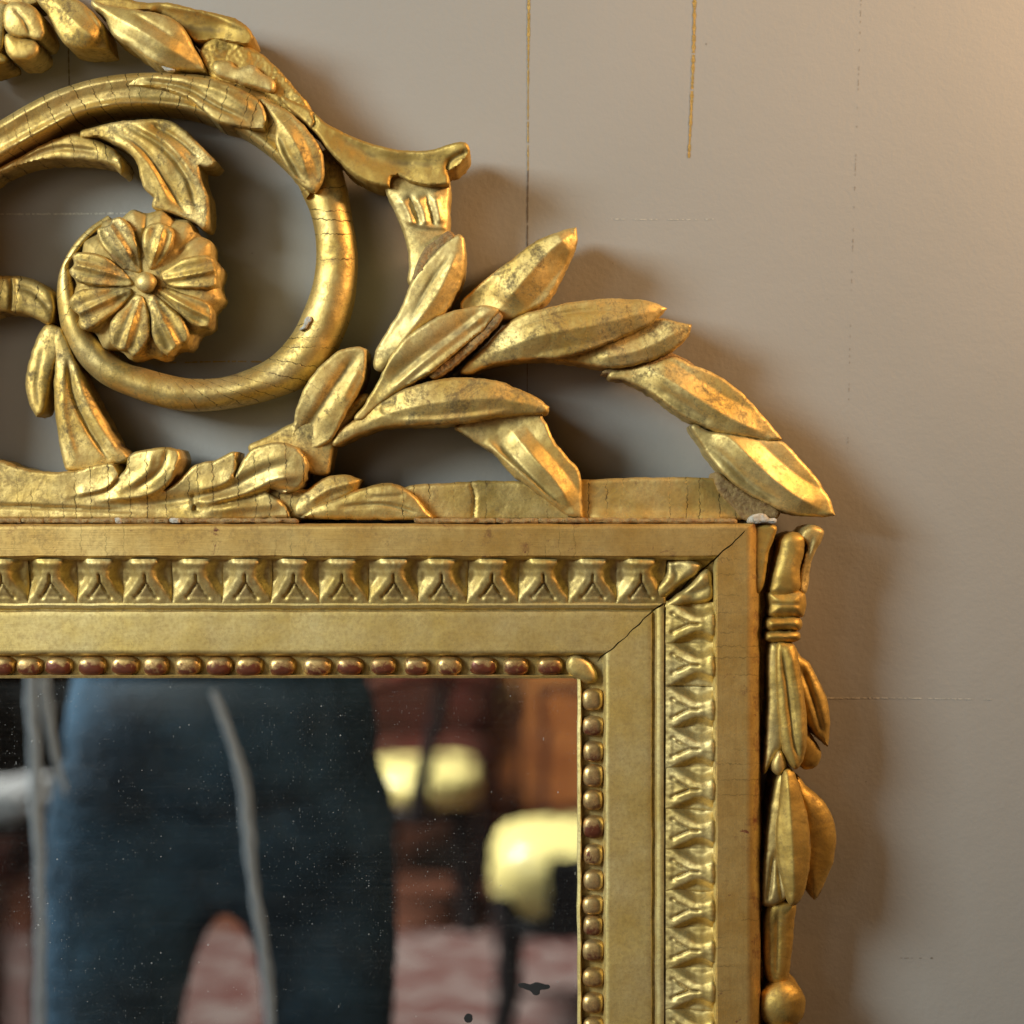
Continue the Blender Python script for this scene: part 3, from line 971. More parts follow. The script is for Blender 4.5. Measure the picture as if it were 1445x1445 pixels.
# leaf that hangs over the ring
leaf([(368, 140), (385, 146), (406, 156), (424, 172), (440, 190), (454, 214), (458, 238), (454, 258), (444, 272, 1), (428, 264), (410, 246), (396, 222), (388, 200), (389, 178), (380, 158)], 119, 'acanthus_leaf',
     hpts=[(375, 145, 108), (420, 200, 122), (445, 270, 112)], strokes=[('r', 6, 14, [(384, 158), (406, 186), (424, 218), (438, 260)]), ('g', 3, 4, [(392, 186), (408, 222), (428, 254)])], wear=0.06, dirt=0.04)
# bracket with the forked tip
leaf([(396, 138), (420, 146), (437, 155), (466, 177), (508, 197), (549, 209), (591, 213), (618, 209), (643, 201), (657, 202), (663, 211), (660, 222), (645, 236), (631, 242, 1), (634, 252), (634, 261, 1), (605, 262), (577, 256), (562, 247, 1), (553, 250), (549, 264, 1),
      (527, 260), (502, 249), (480, 230), (462, 210), (449, 192), (425, 168)], 113, 'bracket_scroll', mat=M_SIDE, hpts=[(400, 142, 104), (480, 210, 114), (560, 232, 112), (625, 235, 118), (660, 212, 126)],
     strokes=[('g', 6, 13, [(470, 190), (540, 226), (600, 232), (628, 230)]), ('g', 6, 5, [(632, 242), (636, 228), (660, 214)]), ('g', 5, 2.5, [(440, 158), (446, 172), (440, 182)])], rnd=4, drop=4, dirt=0.06)
# fluted neck
leaf([(540, 250), (560, 245), (600, 245), (630, 244), (634, 300), (633, 332), (640, 345), (620, 366), (596, 390), (578, 402), (577, 374), (574, 349), (568, 325), (557, 299)], 100, 'fluted_neck', mat=M_MOTIF, pillow=12, pw=30,
     strokes=[('b', 5, 6, [(566, 280), (576, 300), (582, 318)]), ('b', 6, 6, [(588, 278), (597, 298), (602, 318)]), ('b', 5, 6, [(614, 276), (619, 300), (622, 316)]),
              ('g', 3, 2.5, [(577, 276), (587, 296), (592, 316)]), ('g', 3, 2.5, [(602, 276), (609, 298), (613, 316)]), ('s', 4, 5, [(632, 324), (606, 322), (585, 318), (570, 312)])])
leaf([(598, 352), (618, 336), (634, 326), (642, 334), (626, 350), (606, 374), (588, 398), (582, 392)], 108, 'broken_edge', raw=True, mat=M_RAW, step=2.0, rnd=3)
# leaves on the right of the ring
leaf([(636, 336), (650, 331), (655, 336, 1), (657, 360), (652, 395), (641, 418), (628, 440), (600, 460), (580, 478), (560, 500), (542, 524), (528, 520), (530, 496), (548, 464), (566, 434), (577, 405), (592, 380), (614, 356)], 112,
     mat=M_MOTIF, pillow=5, strokes=[('r', 7, 18, [(645, 356), (622, 406), (588, 456), (545, 510)]), ('g', 3, 4, [(634, 362), (606, 404), (580, 450)]), ], dirt=0.03)
leaf([(813, 321, 1), (794, 325), (755, 341), (722, 366), (691, 389), (666, 411), (650, 428), (655, 445), (690, 450), (722, 450), (752, 436), (772, 424), (791, 394), (806, 362), (815, 340)], 100,
     hpts=[(813, 324, 106), (740, 390, 104), (660, 435, 88)], strokes=[('r', 13, 30, [(808, 330), (778, 352), (738, 397), (704, 436)])], rough=0.9)
leaf([(976, 458, 1), (960, 455), (936, 449), (880, 455), (820, 470), (780, 490), (780, 506), (812, 512), (840, 517), (870, 519), (905, 513), (946, 497), (971, 476)], 98,
     hpts=[(970, 462, 104), (880, 500, 98), (800, 500, 90)], strokes=[('r', 6, 18, [(966, 464), (900, 494), (830, 508)])], dirt=0.05)
leaf([(850, 524), (880, 517), (920, 508), (946, 498), (962, 504), (980, 516), (975, 524), (940, 528), (900, 534), (862, 530)], 84, 'broken_edge', raw=True, mat=M_RAW, rnd=3, step=2.0, dirt=0.3)
leaf([(942, 435, 1), (918, 425), (863, 421), (808, 426), (766, 436), (730, 447), (706, 466), (680, 494), (650, 524), (662, 528), (690, 517), (712, 512), (755, 507), (788, 506), (835, 494), (877, 477), (918, 458)], 114,
     hpts=[(940, 436, 110), (820, 460, 116), (660, 524, 100)], pillow=5, strokes=[('r', 7, 24, [(930, 436), (840, 458), (760, 474), (690, 502)]), ('g', 1.6, 3, [(900, 436), (800, 442), (730, 462)])], dirt=0.04)
# outer pair running down to the corner
leaf([(858, 529), (888, 520), (925, 512), (953, 504), (975, 514), (995, 521), (1025, 537), (1055, 562), (1080, 590), (1105, 620, 1), (1085, 622), (1060, 618), (1014, 610), (995, 602), (970, 591), (942, 572), (914, 552), (884, 538)], 104,
     hpts=[(870, 528, 88), (980, 560, 102), (1100, 618, 100)], strokes=[('r', 9, 24, [(915, 520), (950, 540), (990, 566), (1030, 590), (1092, 618)]), ('g', 3, 6, [(930, 548), (970, 574), (1005, 596)])], wear=0.03)
leaf([(976, 600), (1000, 608), (1040, 614), (1080, 620), (1106, 624), (1130, 649), (1152, 674), (1171, 704), (1179, 728, 1), (1152, 729), (1113, 725), (1083, 711), (1047, 692), (1019, 667), (1000, 645), (986, 622)], 116,
     mat=M_MOTIF, hpts=[(985, 606, 92), (1060, 660, 104), (1176, 727, 101)], pillow=4, strokes=[('r', 12, 26, [(1010, 606), (1036, 624), (1069, 657), (1118, 697), (1168, 724)]), ('g', 3, 6, [(1010, 634), (1050, 674), (1100, 708)])])
leaf([(1010, 668), (1030, 680), (1060, 700), (1100, 722), (1090, 736), (1050, 734), (1030, 712), (1012, 690)], 96, 'broken_edge', raw=True, mat=M_RAW, rnd=4, step=2.4, dirt=0.2)
# trunk and the big middle leaves
leaf([(520, 556), (505, 580), (486, 604), (476, 618), (469, 640), (462, 668), (440, 668), (415, 650), (385, 640), (350, 634), (378, 616), (415, 596), (450, 590), (490, 570)], 98, 'trunk', pillow=6)
leaf([(480, 494), (505, 489), (517, 493, 1), (517, 520), (508, 548), (495, 570), (482, 596), (466, 622), (440, 634), (412, 622), (414, 596), (420, 570), (431, 545), (448, 520), (468, 503)], 111, 'acanthus_leaf',
     hpts=[(510, 494, 112), (460, 560, 114), (420, 625, 98)], strokes=[('g', 7, 8, [(502, 504), (470, 548), (446, 586), (424, 622)]), ('b', 3, 6, [(505, 520), (484, 566)])], dirt=0.08)
leaf([(705, 436, 1), (690, 431), (668, 433), (630, 441), (600, 457), (571, 478), (548, 508), (530, 544), (512, 574), (500, 592), (512, 592), (530, 577), (558, 555), (590, 536), (613, 523), (640, 500), (664, 480), (682, 466), (699, 446)], 121,
     mat=M_MOTIF, hpts=[(700, 438, 116), (610, 480, 124), (510, 585, 106)], strokes=[('g', 8, 14, [(672, 452), (640, 474), (590, 508), (548, 540)]), ('r', 5, 8, [(690, 440), (650, 470), (598, 510), (540, 560)])])
leaf([(703, 440), (709, 448), (688, 474), (660, 500), (634, 522), (614, 534), (606, 530), (640, 502), (682, 464)], 113, 'broken_edge', raw=True, mat=M_RAW, rnd=3, step=1.8, dirt=0.1)
leaf([(775, 574, 1), (757, 560), (725, 546), (710, 539), (668, 533), (627, 534), (585, 544), (552, 558), (516, 580), (494, 596), (478, 608), (470, 628), (490, 622), (502, 616), (544, 603), (613, 600), (660, 597), (700, 590), (738, 586), (772, 583)], 120,
     hpts=[(772, 576, 116), (640, 565, 122), (490, 610, 104)], pillow=5, strokes=[('r', 6, 20, [(762, 574), (700, 562), (630, 566), (560, 580), (500, 606)]), ('g', 2.5, 3, [(552, 588), (540, 576), (560, 566)]), ('b', 3, 4, [(560, 594), (640, 590), (720, 580)])], dirt=0.04)
leaf([(640, 604, 1), (690, 580), (755, 574), (768, 592), (782, 621), (802, 646), (818, 665), (821, 699), (822, 731, 1), (800, 727), (768, 704), (749, 690), (719, 666), (697, 641), (672, 624)], 106,
     mat=M_MOTIF, hpts=[(700, 610, 98), (770, 660, 110), (815, 725, 106)], strokes=[('r', 9, 20, [(722, 608), (748, 640), (786, 684), (810, 722)]), ('b', 6, 5, [(690, 626), (740, 672), (790, 718)])])

# inner acanthus that curls to the rosette
leaf([(-60, 262), (-20, 246), (0, 236), (28, 222), (55, 206), (90, 192), (111, 188), (133, 197), (160, 210), (176, 228), (178, 234, 1), (172, 247), (166, 242), (158, 234), (130, 228), (111, 226), (69, 226), (28, 234), (0, 246), (-60, 280)], 92, 'acanthus_leaf',
     mat=M_SCROLL, pillow=5, strokes=[('g', 4, 4, [(20, 232), (80, 210), (140, 214)]), ('b', 4, 4, [(165, 222), (172, 240)])])
leaf([(112, 190), (138, 178), (165, 172), (194, 169), (226, 168), (244, 172), (262, 184), (280, 202), (306, 228, 1), (296, 236), (281, 234, 1), (284, 254), (293, 277), (294, 303), (290, 322), (274, 314), (249, 303), (226, 297), (215, 293), (217, 278, 1), (205, 268), (198, 252), (194, 233), (183, 216), (164, 204), (140, 194)], 100,
     'acanthus_leaf', hpts=[(120, 186, 94), (220, 200, 104), (300, 230, 104), (250, 300, 96)], strokes=[('g', 5, 4.5, [(160, 182), (205, 214), (238, 262), (262, 300)]), ('g', 5, 4.5, [(178, 176), (226, 204), (262, 246), (278, 296)]),
                                                                    ('g', 5, 4, [(212, 174), (250, 196), (280, 222)]), ('b', 4, 6, [(190, 178), (240, 206), (276, 254)]), ('b', 4, 6, [(174, 190), (212, 236), (240, 290)])])
# short stem that joins the rosette from the left
leaf([(-60, 380), (0, 389), (28, 389), (50, 396), (66, 405), (76, 417), (78, 440), (70, 458), (50, 449), (28, 442), (0, 442), (-60, 448)], 92, 'scroll_stem', pillow=12, mat=M_SCROLL, strokes=[('g', 5, 4, [(16, 388), (18, 410), (16, 442)]), ('g', 3, 4, [(20, 404), (46, 412), (70, 436)])])
# two tongues below it
leaf([(66, 458), (53, 475), (42, 505), (36, 538), (40, 566), (51, 588, 1), (62, 584), (69, 560), (74, 530), (82, 505), (94, 480), (84, 462)], 86, 'acanthus_leaf', pillow=12, strokes=[('g', 2, 4, [(60, 490), (52, 540), (54, 578)])])
leaf([(82, 462), (96, 480), (106, 508), (120, 538), (134, 566), (150, 596), (166, 626), (182, 648), (160, 656), (120, 664), (95, 664), (90, 655), (83, 621), (78, 585), (76, 544), (78, 505), (74, 480)], 90, 'acanthus_leaf', pillow=8,
     strokes=[('g', 6, 4, [(96, 510), (104, 558), (126, 606), (152, 646)]), ('b', 4, 6, [(88, 520), (90, 590), (106, 648)]), ('b', 4, 6, [(104, 520), (128, 580), (166, 640)])])

# rosette
ros = empty('rosette', W(205, 399, 60), crest)


def zz(pts): return [(70 + p[0] / 5.558, 280 + p[1] / 5.558) + tuple(p[2:]) for p in pts]


disc = []
for k in range(16):
    a = 2 * math.pi * (k + 0.5) / 16
    for da, rr in ((-0.16, 0.94), (0, 1.0), (0.16, 0.94)):
        disc.append((208 + 108 * rr * math.cos(a + da), 402 + 108 * rr * math.sin(a + da)))
stro = [('g', 5, 4, [(205 + 60 * math.cos(2 * math.pi * k / 16), 400 + 60 * math.sin(2 * math.pi * k / 16)), (208 + 108 * math.cos(2 * math.pi * k / 16), 402 + 108 * math.sin(2 * math.pi * k / 16))]) for k in range(16)]
relief('back_petals', disc, 106, ros, M_CREST, rnd=26, drop=22, strokes=stro, dirt=0.35, back=36)  # dark tone over the whole disc, put in to darken the gaps between petals
PET = [[(870, 590), (950, 530), (1050, 470), (1200, 443), (1280, 470), (1300, 540), (1312, 620), (1300, 690), (1200, 708), (1050, 704), (930, 690)],
       [(775, 552), (745, 450), (724, 320), (762, 222), (860, 186), (945, 228), (975, 290), (935, 420), (875, 505), (825, 556)],
       [(700, 592), (560, 545), (470, 450), (400, 360), (370, 250), (405, 222), (460, 212), (492, 160), (560, 148), (645, 240), (700, 380), (718, 480), (724, 575)],
       [(655, 682), (480, 693), (300, 675), (200, 635), (156, 570), (188, 520), (182, 450), (232, 422), (370, 432), (520, 508), (615, 600)],
       [(640, 704), (400, 702), (250, 715), (185, 755), (155, 820), (185, 880), (228, 920), (232, 1000), (290, 1034), (400, 975), (520, 890), (615, 790), (655, 745)],
       [(672, 752), (600, 840), (510, 920), (473, 1000), (478, 1130), (540, 1184), (600, 1192), (660, 1244), (722, 1192), (784, 1090), (788, 960), (762, 830), (735, 765)],
       [(756, 765), (788, 900), (806, 1080), (850, 1170), (922, 1228), (975, 1196), (1010, 1160), (1086, 1115), (1090, 1040), (1034, 930), (944, 850), (860, 768), (810, 742)],
       [(835, 728), (930, 812), (1020, 902), (1130, 992), (1240, 1014), (1276, 950), (1264, 850), (1200, 798), (1080, 756), (950, 708), (880, 692)]]
for P in PET:
    Z = zz(P)
    c = np.mean(np.array([z[:2] for z in Z]), 0)
    d = c - np.array([205, 399.0]); L = np.linalg.norm(d); d /= L
    tip = np.array([205, 399.0]) + d * (2 * L - 22)
    root = np.array([205, 399.0]) + d * 22
    sidev = np.array([-d[1], d[0]])
    relief('petal', Z, 120, ros, M_CREST, back=84, rnd=4, drop=6, step=2.0, hpts=[(root[0], root[1], 110), (c[0], c[1], 123), (tip[0], tip[1], 117)],
           strokes=[('r', 3.5, 6, [tuple(root), tuple(c + sidev * 1.5), tuple(tip)]), ('g', 2.6, 6, [tuple(root * .6 + c * .4 + sidev * 8), tuple(tip * .8 + c * .2 + sidev * 11)]), ('g', 2.6, 6, [tuple(root * .6 + c * .4 - sidev * 8), tuple(tip * .8 + c * .2 - sidev * 11)])])
relief('button', [(205 + 14.5 * math.cos(a), 398 + 14.5 * math.sin(a)) for a in np.linspace(0, 2 * math.pi, 13)[:-1]], 128, ros, M_MOTIF, back=90, rnd=14, drop=11, step=1.8, rough=0.6)

# bottom acanthus running along the base, with its curl
leaf([(-90, 640), (-40, 643), (0, 650), (28, 660), (69, 666), (111, 663), (138, 655), (160, 654), (167, 664), (168, 672, 1), (178, 660), (183, 642), (208, 634), (235, 631), (252, 634, 1), (256, 648), (246, 672), (232, 692, 1), (248, 682), (262, 668), (277, 655),
      (304, 649), (326, 638), (334, 638, 1), (334, 655), (331, 672, 1), (340, 654), (352, 637), (374, 627), (400, 624), (422, 634), (433, 652), (431, 676), (418, 692), (400, 696), (380, 693), (392, 704), (404, 716), (410, 731, 1), (300, 734), (-90, 733, 1)], 108, 'acanthus_scroll',
     mat=M_SCROLL, step=2.6, hpts=[(0, 690, 104), (140, 690, 104), (225, 650, 116), (240, 715, 100), (310, 670, 110), (400, 655, 122), (380, 720, 104), (-80, 700, 102)],
     strokes=[('s', 7, 9, [(168, 672), (150, 690), (110, 700)]), ('s', 8, 9, [(254, 645), (240, 680), (210, 700), (150, 708)]), ('g', 3, 4, [(236, 636), (226, 664), (190, 692)]), ('b', 3, 6, [(215, 640), (205, 668), (160, 696)]),
              ('g', 6, 7, [(404, 654), (372, 664), (320, 690), (250, 706), (150, 716)]), ('b', 5, 6, [(420, 672), (390, 676), (340, 698), (270, 712)]), ('s', 6, 8, [(332, 668), (318, 684), (280, 696)]),
              ('g', 6, 3.5, [(418, 692), (384, 692), (350, 702), (300, 714)]), ('b', 4, 7, [(395, 712), (340, 716), (290, 722)]), ('g', 4, 3, [(-80, 712), (60, 716), (200, 722)]),
              ('g', 7, 7, [(276, 712), (286, 720)]), ('g', 4, 3, [(272, 696), (276, 722)])], wear=0.02)
leaf([(419, 706), (430, 694), (441, 685), (461, 673), (488, 670), (509, 677, 1), (498, 694), (480, 705), (455, 716), (430, 728), (416, 724)], 107, 'acanthus_leaf', pillow=6, strokes=[('r', 5, 9, [(500, 680), (465, 690), (430, 712)])], dirt=0.05)
leaf([(424, 731, 1), (440, 716), (469, 706), (490, 697), (510, 690), (538, 682), (560, 684), (585, 699), (604, 722), (615, 733, 1), (540, 734)], 114, 'acanthus_leaf', pillow=8, mat=M_SCROLL,
     strokes=[('g', 3, 3, [(590, 724), (540, 712), (480, 716)]), ('g', 2, 3, [(570, 700), (520, 702)])])

# ------------------------------------------------------------------ ornament down the side of the frame
drop = empty('side_drop', W(1110, 1100, 20), mirror)
kw = dict(back=14)


def side(name, pts, h, mat=M_SIDE, **k):
    k.setdefault('back', 14)
    if name not in ('side_strip', 'corner_block'): h = min(h + 22, 121)
    return relief(name, pts, h, drop, mat, **k)


side('side_strip', [(1062, 742, 1), (1088, 742), (1092, 800), (1090, 900), (1080, 1000), (1074, 1080), (1082, 1280), (1080, 1400), (1078, 1500), (1078, 1800, 1), (1052, 1800, 1), (1056, 1400), (1060, 1100)], 62, step=4, rnd=5, drop=6, dirt=0.15)
side('corner_block', [(1066, 741, 1), (1094, 742), (1094, 756), (1086, 775), (1082, 800), (1076, 830), (1068, 838), (1064, 800)], 116, rnd=5, drop=6)
side('ribbon_end', [(1134, 746), (1148, 741), (1162, 748), (1161, 760), (1152, 776), (1144, 798), (1138, 836), (1128, 838), (1126, 820), (1132, 792), (1138, 770), (1128, 760)], 84, M_MOTIF, pillow=10, pw=8,
     strokes=[('g', 3, 3, [(1146, 760), (1140, 790), (1134, 830)])])
side('ribbon_end', [(1104, 758), (1118, 751), (1134, 756), (1136, 772), (1130, 800), (1126, 838), (1088, 838), (1090, 810), (1098, 780)], 96, pillow=16, pw=16)
side('collar', [(1084, 836), (1104, 833), (1134, 836), (1135, 868), (1124, 872), (1086, 870), (1084, 850)], 100, pillow=22, pw=24, strokes=[('g', 2, 3, [(1086, 853), (1130, 853)])])
side('collar', [(1083, 872), (1106, 869), (1129, 872), (1130, 888), (1108, 890), (1083, 888)], 99, pillow=20, pw=18)
side('collar', [(1081, 892), (1106, 889), (1127, 892), (1128, 903), (1106, 908), (1081, 904)], 97, pillow=18, pw=16)
side('husk_leaf', [(1118, 912), (1130, 926), (1142, 936), (1156, 962), (1168, 990), (1171, 1020), (1170, 1040), (1168, 1054, 1), (1158, 1046), (1144, 1030), (1130, 1000), (1120, 960)], 66, pillow=12, strokes=[('g', 5, 5, [(1130, 940), (1148, 990), (1162, 1040)])])
side('husk_leaf', [(1126, 1010), (1144, 1034), (1158, 1060), (1156, 1076), (1148, 1084), (1132, 1084), (1122, 1060)], 60, pillow=8, dirt=0.1)
side('husk_leaf', [(1085, 910), (1100, 906), (1110, 910), (1112, 960), (1112, 1010), (1108, 1050), (1098, 1066), (1086, 1082), (1078, 1092), (1080, 1050), (1083, 990)], 88, pillow=9, mat=M_MOTIF)
side('husk_leaf', [(1096, 908), (1110, 906), (1122, 912), (1130, 950), (1137, 1000), (1139, 1040), (1134, 1070), (1124, 1086), (1116, 1082), (1104, 1060), (1098, 1020), (1094, 970)], 98, pillow=12,
     strokes=[('g', 5, 4, [(1104, 914), (1112, 970), (1120, 1040), (1128, 1076)]), ('b', 3, 5, [(1116, 914), (1130, 990), (1134, 1060)])])
side('husk_leaf', [(1092, 1066), (1100, 1058), (1108, 1066), (1110, 1084), (1102, 1094), (1092, 1092), (1088, 1080)], 94, pillow=10, mat=M_MOTIF)
side('husk_leaf', [(1124, 1096), (1140, 1112), (1160, 1128), (1174, 1150), (1180, 1180), (1176, 1215), (1166, 1240), (1156, 1262), (1150, 1270, 1), (1140, 1260), (1130, 1230), (1122, 1160)], 66, pillow=16)
side('husk_leaf', [(1100, 1088), (1112, 1086), (1116, 1130), (1118, 1200), (1114, 1260), (1100, 1276), (1088, 1280), (1076, 1276), (1075, 1258), (1078, 1210), (1082, 1170), (1090, 1120)], 86, pillow=10, mat=M_MOTIF,
     strokes=[('g', 5, 3, [(1092, 1206), (1088, 1240), (1084, 1272)]), ('g', 4, 3, [(1096, 1200), (1100, 1240), (1104, 1272)])])
side('husk_leaf', [(1104, 1088), (1114, 1084), (1124, 1098), (1134, 1130), (1142, 1165), (1144, 1205), (1138, 1248), (1128, 1272), (1116, 1278), (1108, 1262), (1098, 1220), (1094, 1180), (1098, 1130)], 99, pillow=13,
     strokes=[('r', 5, 14, [(1110, 1092), (1116, 1150), (1120, 1220), (1120, 1270)])], mat=M_SIDE)
side('drop_stem', [(1084, 1276), (1120, 1274), (1121, 1300), (1117, 1345), (1112, 1382), (1106, 1392), (1092, 1392), (1082, 1380), (1076, 1330)], 78, pillow=16, pw=18, strokes=[('g', 2, 3, [(1098, 1284), (1096, 1380)])])
side('drop_ball', [(1103 + 34 * math.cos(a), 1418 + 36 * math.sin(a)) for a in np.linspace(0, 2 * math.pi, 13)[:-1]], 96, pillow=34, pw=34, rough=0.9, rnd=4, drop=3)
side('husk_leaf', [(1084, 1450), (1104, 1446), (1124, 1452), (1136, 1500), (1138, 1560), (1120, 1620), (1090, 1624), (1074, 1570), (1076, 1500)], 92, pillow=14)

# ------------------------------------------------------------------ the room that the glass reflects
M_RED = plain('dark_red_velvet', (0.09, 0.02, 0.014), 0.95, scale=12, col2=(0.05, 0.025, 0.015))
M_FLOOR = plain('dark_polished_boards', (0.16, 0.055, 0.03), 0.35, scale=9, col2=(0.09, 0.035, 0.02))
M_RUG = plain('faded_pink_rug', (0.16, 0.11, 0.095), 0.95, scale=8, col2=(0.085, 0.022, 0.015), bump=0.1, lo=0.44, hi=0.56)
M_BACK = plain('brown_papered_wall', (0.10, 0.075, 0.05), 0.9, scale=3, col2=(0.06, 0.04, 0.03))
M_WOOD = plain('orange_walnut', (0.50, 0.18, 0.045), 0.3, scale=11, col2=(0.20, 0.055, 0.015), coat=0.4)
M_WOODD = plain('dark_walnut', (0.08, 0.025, 0.012), 0.35, scale=11, coat=0.3)
M_BLACK = plain('black_lacquer', (0.012, 0.011, 0.012), 0.4, scale=30)
M_YEL = plain('yellow_satin', (0.84, 0.69, 0.25), 0.3, scale=20, var=0.12)
M_CLOTH = plain('navy_wool', (0.050, 0.115, 0.180), 0.9, scale=7, col2=(0.010, 0.026, 0.044), bump=0.8, dist=0.04, lo=0.36, hi=0.62)
M_PIPE = plain('pale_grey_cord', (0.58, 0.64, 0.70), 0.6, scale=60)
M_SKIN = plain('skin', (0.62, 0.38, 0.28), 0.5, scale=40, var=0.1)
M_HAIR = plain('brown_hair', (0.06, 0.035, 0.02), 0.5, scale=120)
M_LINEN = plain('white_linen', (0.50, 0.49, 0.48), 0.8, scale=30, var=0.1)
M_CURT = plain('grey_curtain', (0.45, 0.44, 0.42), 0.85, scale=18)


def box(name, a, b, mat, parent=None, bev=0.004):
    import bmesh
    bm = bmesh.new()
    bmesh.ops.create_cube(bm, size=1)
    for v in bm.verts:
        v.co = Vector(((a[0] + b[0]) / 2 + v.co.x * (b[0] - a[0]), (a[1] + b[1]) / 2 + v.co.y * (b[1] - a[1]), (a[2] + b[2]) / 2 + v.co.z * (b[2] - a[2])))
    if bev: bmesh.ops.bevel(bm, geom=list(bm.edges), offset=bev, segments=2, affect='EDGES')
    me = bpy.data.meshes.new(name); bm.to_mesh(me); bm.free()
    me.materials.append(mat)
    o = bpy.data.objects.new(name, me); C.objects.link(o)
    if parent: adopt(o, parent)
    return o


def tube(name, pts, rad, mat, parent=None, n=10, flat=1.0):
    pts = [Vector(p) for p in pts]
    if not isinstance(rad, (list, tuple)): rad = [rad] * len(pts)
    P, Rd = [], []
    for i in range(len(pts) - 1):
        p0 = pts[i - 1] if i else pts[i]; p3 = pts[i + 2] if i + 2 < len(pts) else pts[i + 1]
        for k in range(6):
            t = k / 6
            P.append(0.5 * ((2 * pts[i]) + (-p0 + pts[i + 1]) * t + (2 * p0 - 5 * pts[i] + 4 * pts[i + 1] - p3) * t * t + (-p0 + 3 * pts[i] - 3 * pts[i + 1] + p3) * t**3))
            Rd.append(rad[i] * (1 - t) + rad[i + 1] * t)
    P.append(pts[-1]); Rd.append(rad[-1])
    v, f = [], []
    for i, p in enumerate(P):
        t = (P[min(i + 1, len(P) - 1)] - P[max(i - 1, 0)]).normalized()
        a = t.cross(Vector((0, 1, 0)))
        if a.length < 0.1: a = t.cross(Vector((1, 0, 0)))
        a.normalize(); b = t.cross(a)
        for k in range(n):
            an = 2 * math.pi * k / n
            v.append(p + a * math.cos(an) * Rd[i] + b * math.sin(an) * Rd[i] * flat)
    for i in range(len(P) - 1):
        for k in range(n):
            q = i * n + k; r = i * n + (k + 1) % n
            f.append((q, r, r + n, q + n))
    f.append(tuple(range(n))[::-1]); f.append(tuple(range((len(P) - 1) * n, len(P) * n)))
    return mkmesh(name, v, f, mat, parent)


floor = mkmesh('floor', [(-4, -7.2, 0), (4, -7.2, 0), (4, 0, 0), (-4, 0, 0)], [(0, 1, 2, 3)], M_FLOOR, smooth=False)
tag(floor, kind='structure')
backw = mkmesh('back_wall', [(-4, -6.6, 0), (4, -6.6, 0), (4, -6.6, 2.8), (-4, -6.6, 2.8)], [(3, 2, 1, 0)], M_BACK, smooth=False)
tag(backw, kind='structure')
rug = box('rug', (-1.9, -4.35, 0.001), (1.9, -1.6, 0.014), M_RUG)
tag(rug, 'faded pink and red rug on the dark floor, seen in the glass', 'rug')


def cushion(name, w, d, h, z0, mat, parent, cx, cy, ex=0.5):
    v, f = [], []
    n, m = 28, 12
    for j in range(m + 1):
        ph = -math.pi / 2 + math.pi * j / m
        for i in range(n):
            a = 2 * math.pi * i / n
            c, s = math.cos(a), math.sin(a)
            r = max(0, math.cos(ph))**0.42
            v.append((cx + w / 2 * r * math.copysign(abs(c)**ex, c), cy + d / 2 * r * math.copysign(abs(s)**ex, s), z0 + h / 2 + h / 2 * math.copysign(abs(math.sin(ph))**0.8, ph)))
    for j in range(m):
        for i in range(n):
            q = j * n + i; r = j * n + (i + 1) % n
            f.append((q, r, r + n, q + n))
    return mkmesh(name, v, f, mat, parent)


def chair(px, dv, label, w=0.5, z0=0.31, sh=0.19):
    x, y, z = RR(px, 722, dv)
    c = empty('side_chair', (x, y, 0))
    tag(c, label, 'chair', 'yellow upholstered chairs')
    cushion('seat', w, 0.46, sh, z0, M_YEL, c, x, y)
    cushion('seat_rail', w * 0.97, 0.44, 0.07, z0 - 0.03, M_BLACK, c, x, y, 0.4)
    for sx in (-1, 1):
        for sy in (-1, 1):
            tube('leg', [(x + sx * (w / 2 - 0.05), y + sy * 0.17, 0.33), (x + sx * (w / 2 - 0.045), y + sy * 0.18, 0.15), (x + sx * (w / 2 - 0.03), y + sy * 0.20, 0.0)], [0.036, 0.030, 0.022], M_BLACK, c)
    # back stands on the side nearest to the mirror, on a curved centre post
    tube('back_post', [(x + w * 0.0, y + 0.25, 0.33), (x + w * 0.01, y + 0.27, 0.42), (x + w * 0.10, y + 0.29, 0.56), (x + w * 0.22, y + 0.32, 0.74)], [0.030, 0.028, 0.022, 0.018], M_BLACK, c)
    return c, x, y


c1, x1_, y1_ = chair(598, 5.4, 'chair with a yellow seat and black legs in front of the cabinet, farther one', 0.335, 0.34, 0.135)
tube('top_rail', [(x1_ - 0.16, y1_ + 0.30, 0.72), (x1_ + 0.05, y1_ + 0.33, 0.76), (x1_ + 0.2, y1_ + 0.30, 0.72)], 0.022, M_RED, c1)
c2, x2_, y2_ = chair(828, 4.35, 'chair with a yellow seat and black legs cut by the right edge of the glass', 0.46, 0.255, 0.21)
box('splat', (x2_ - 0.10, y2_ + 0.245, 0.25), (x2_ + 0.06, y2_ + 0.275, 0.435), M_BLACK, c2, 0.008)

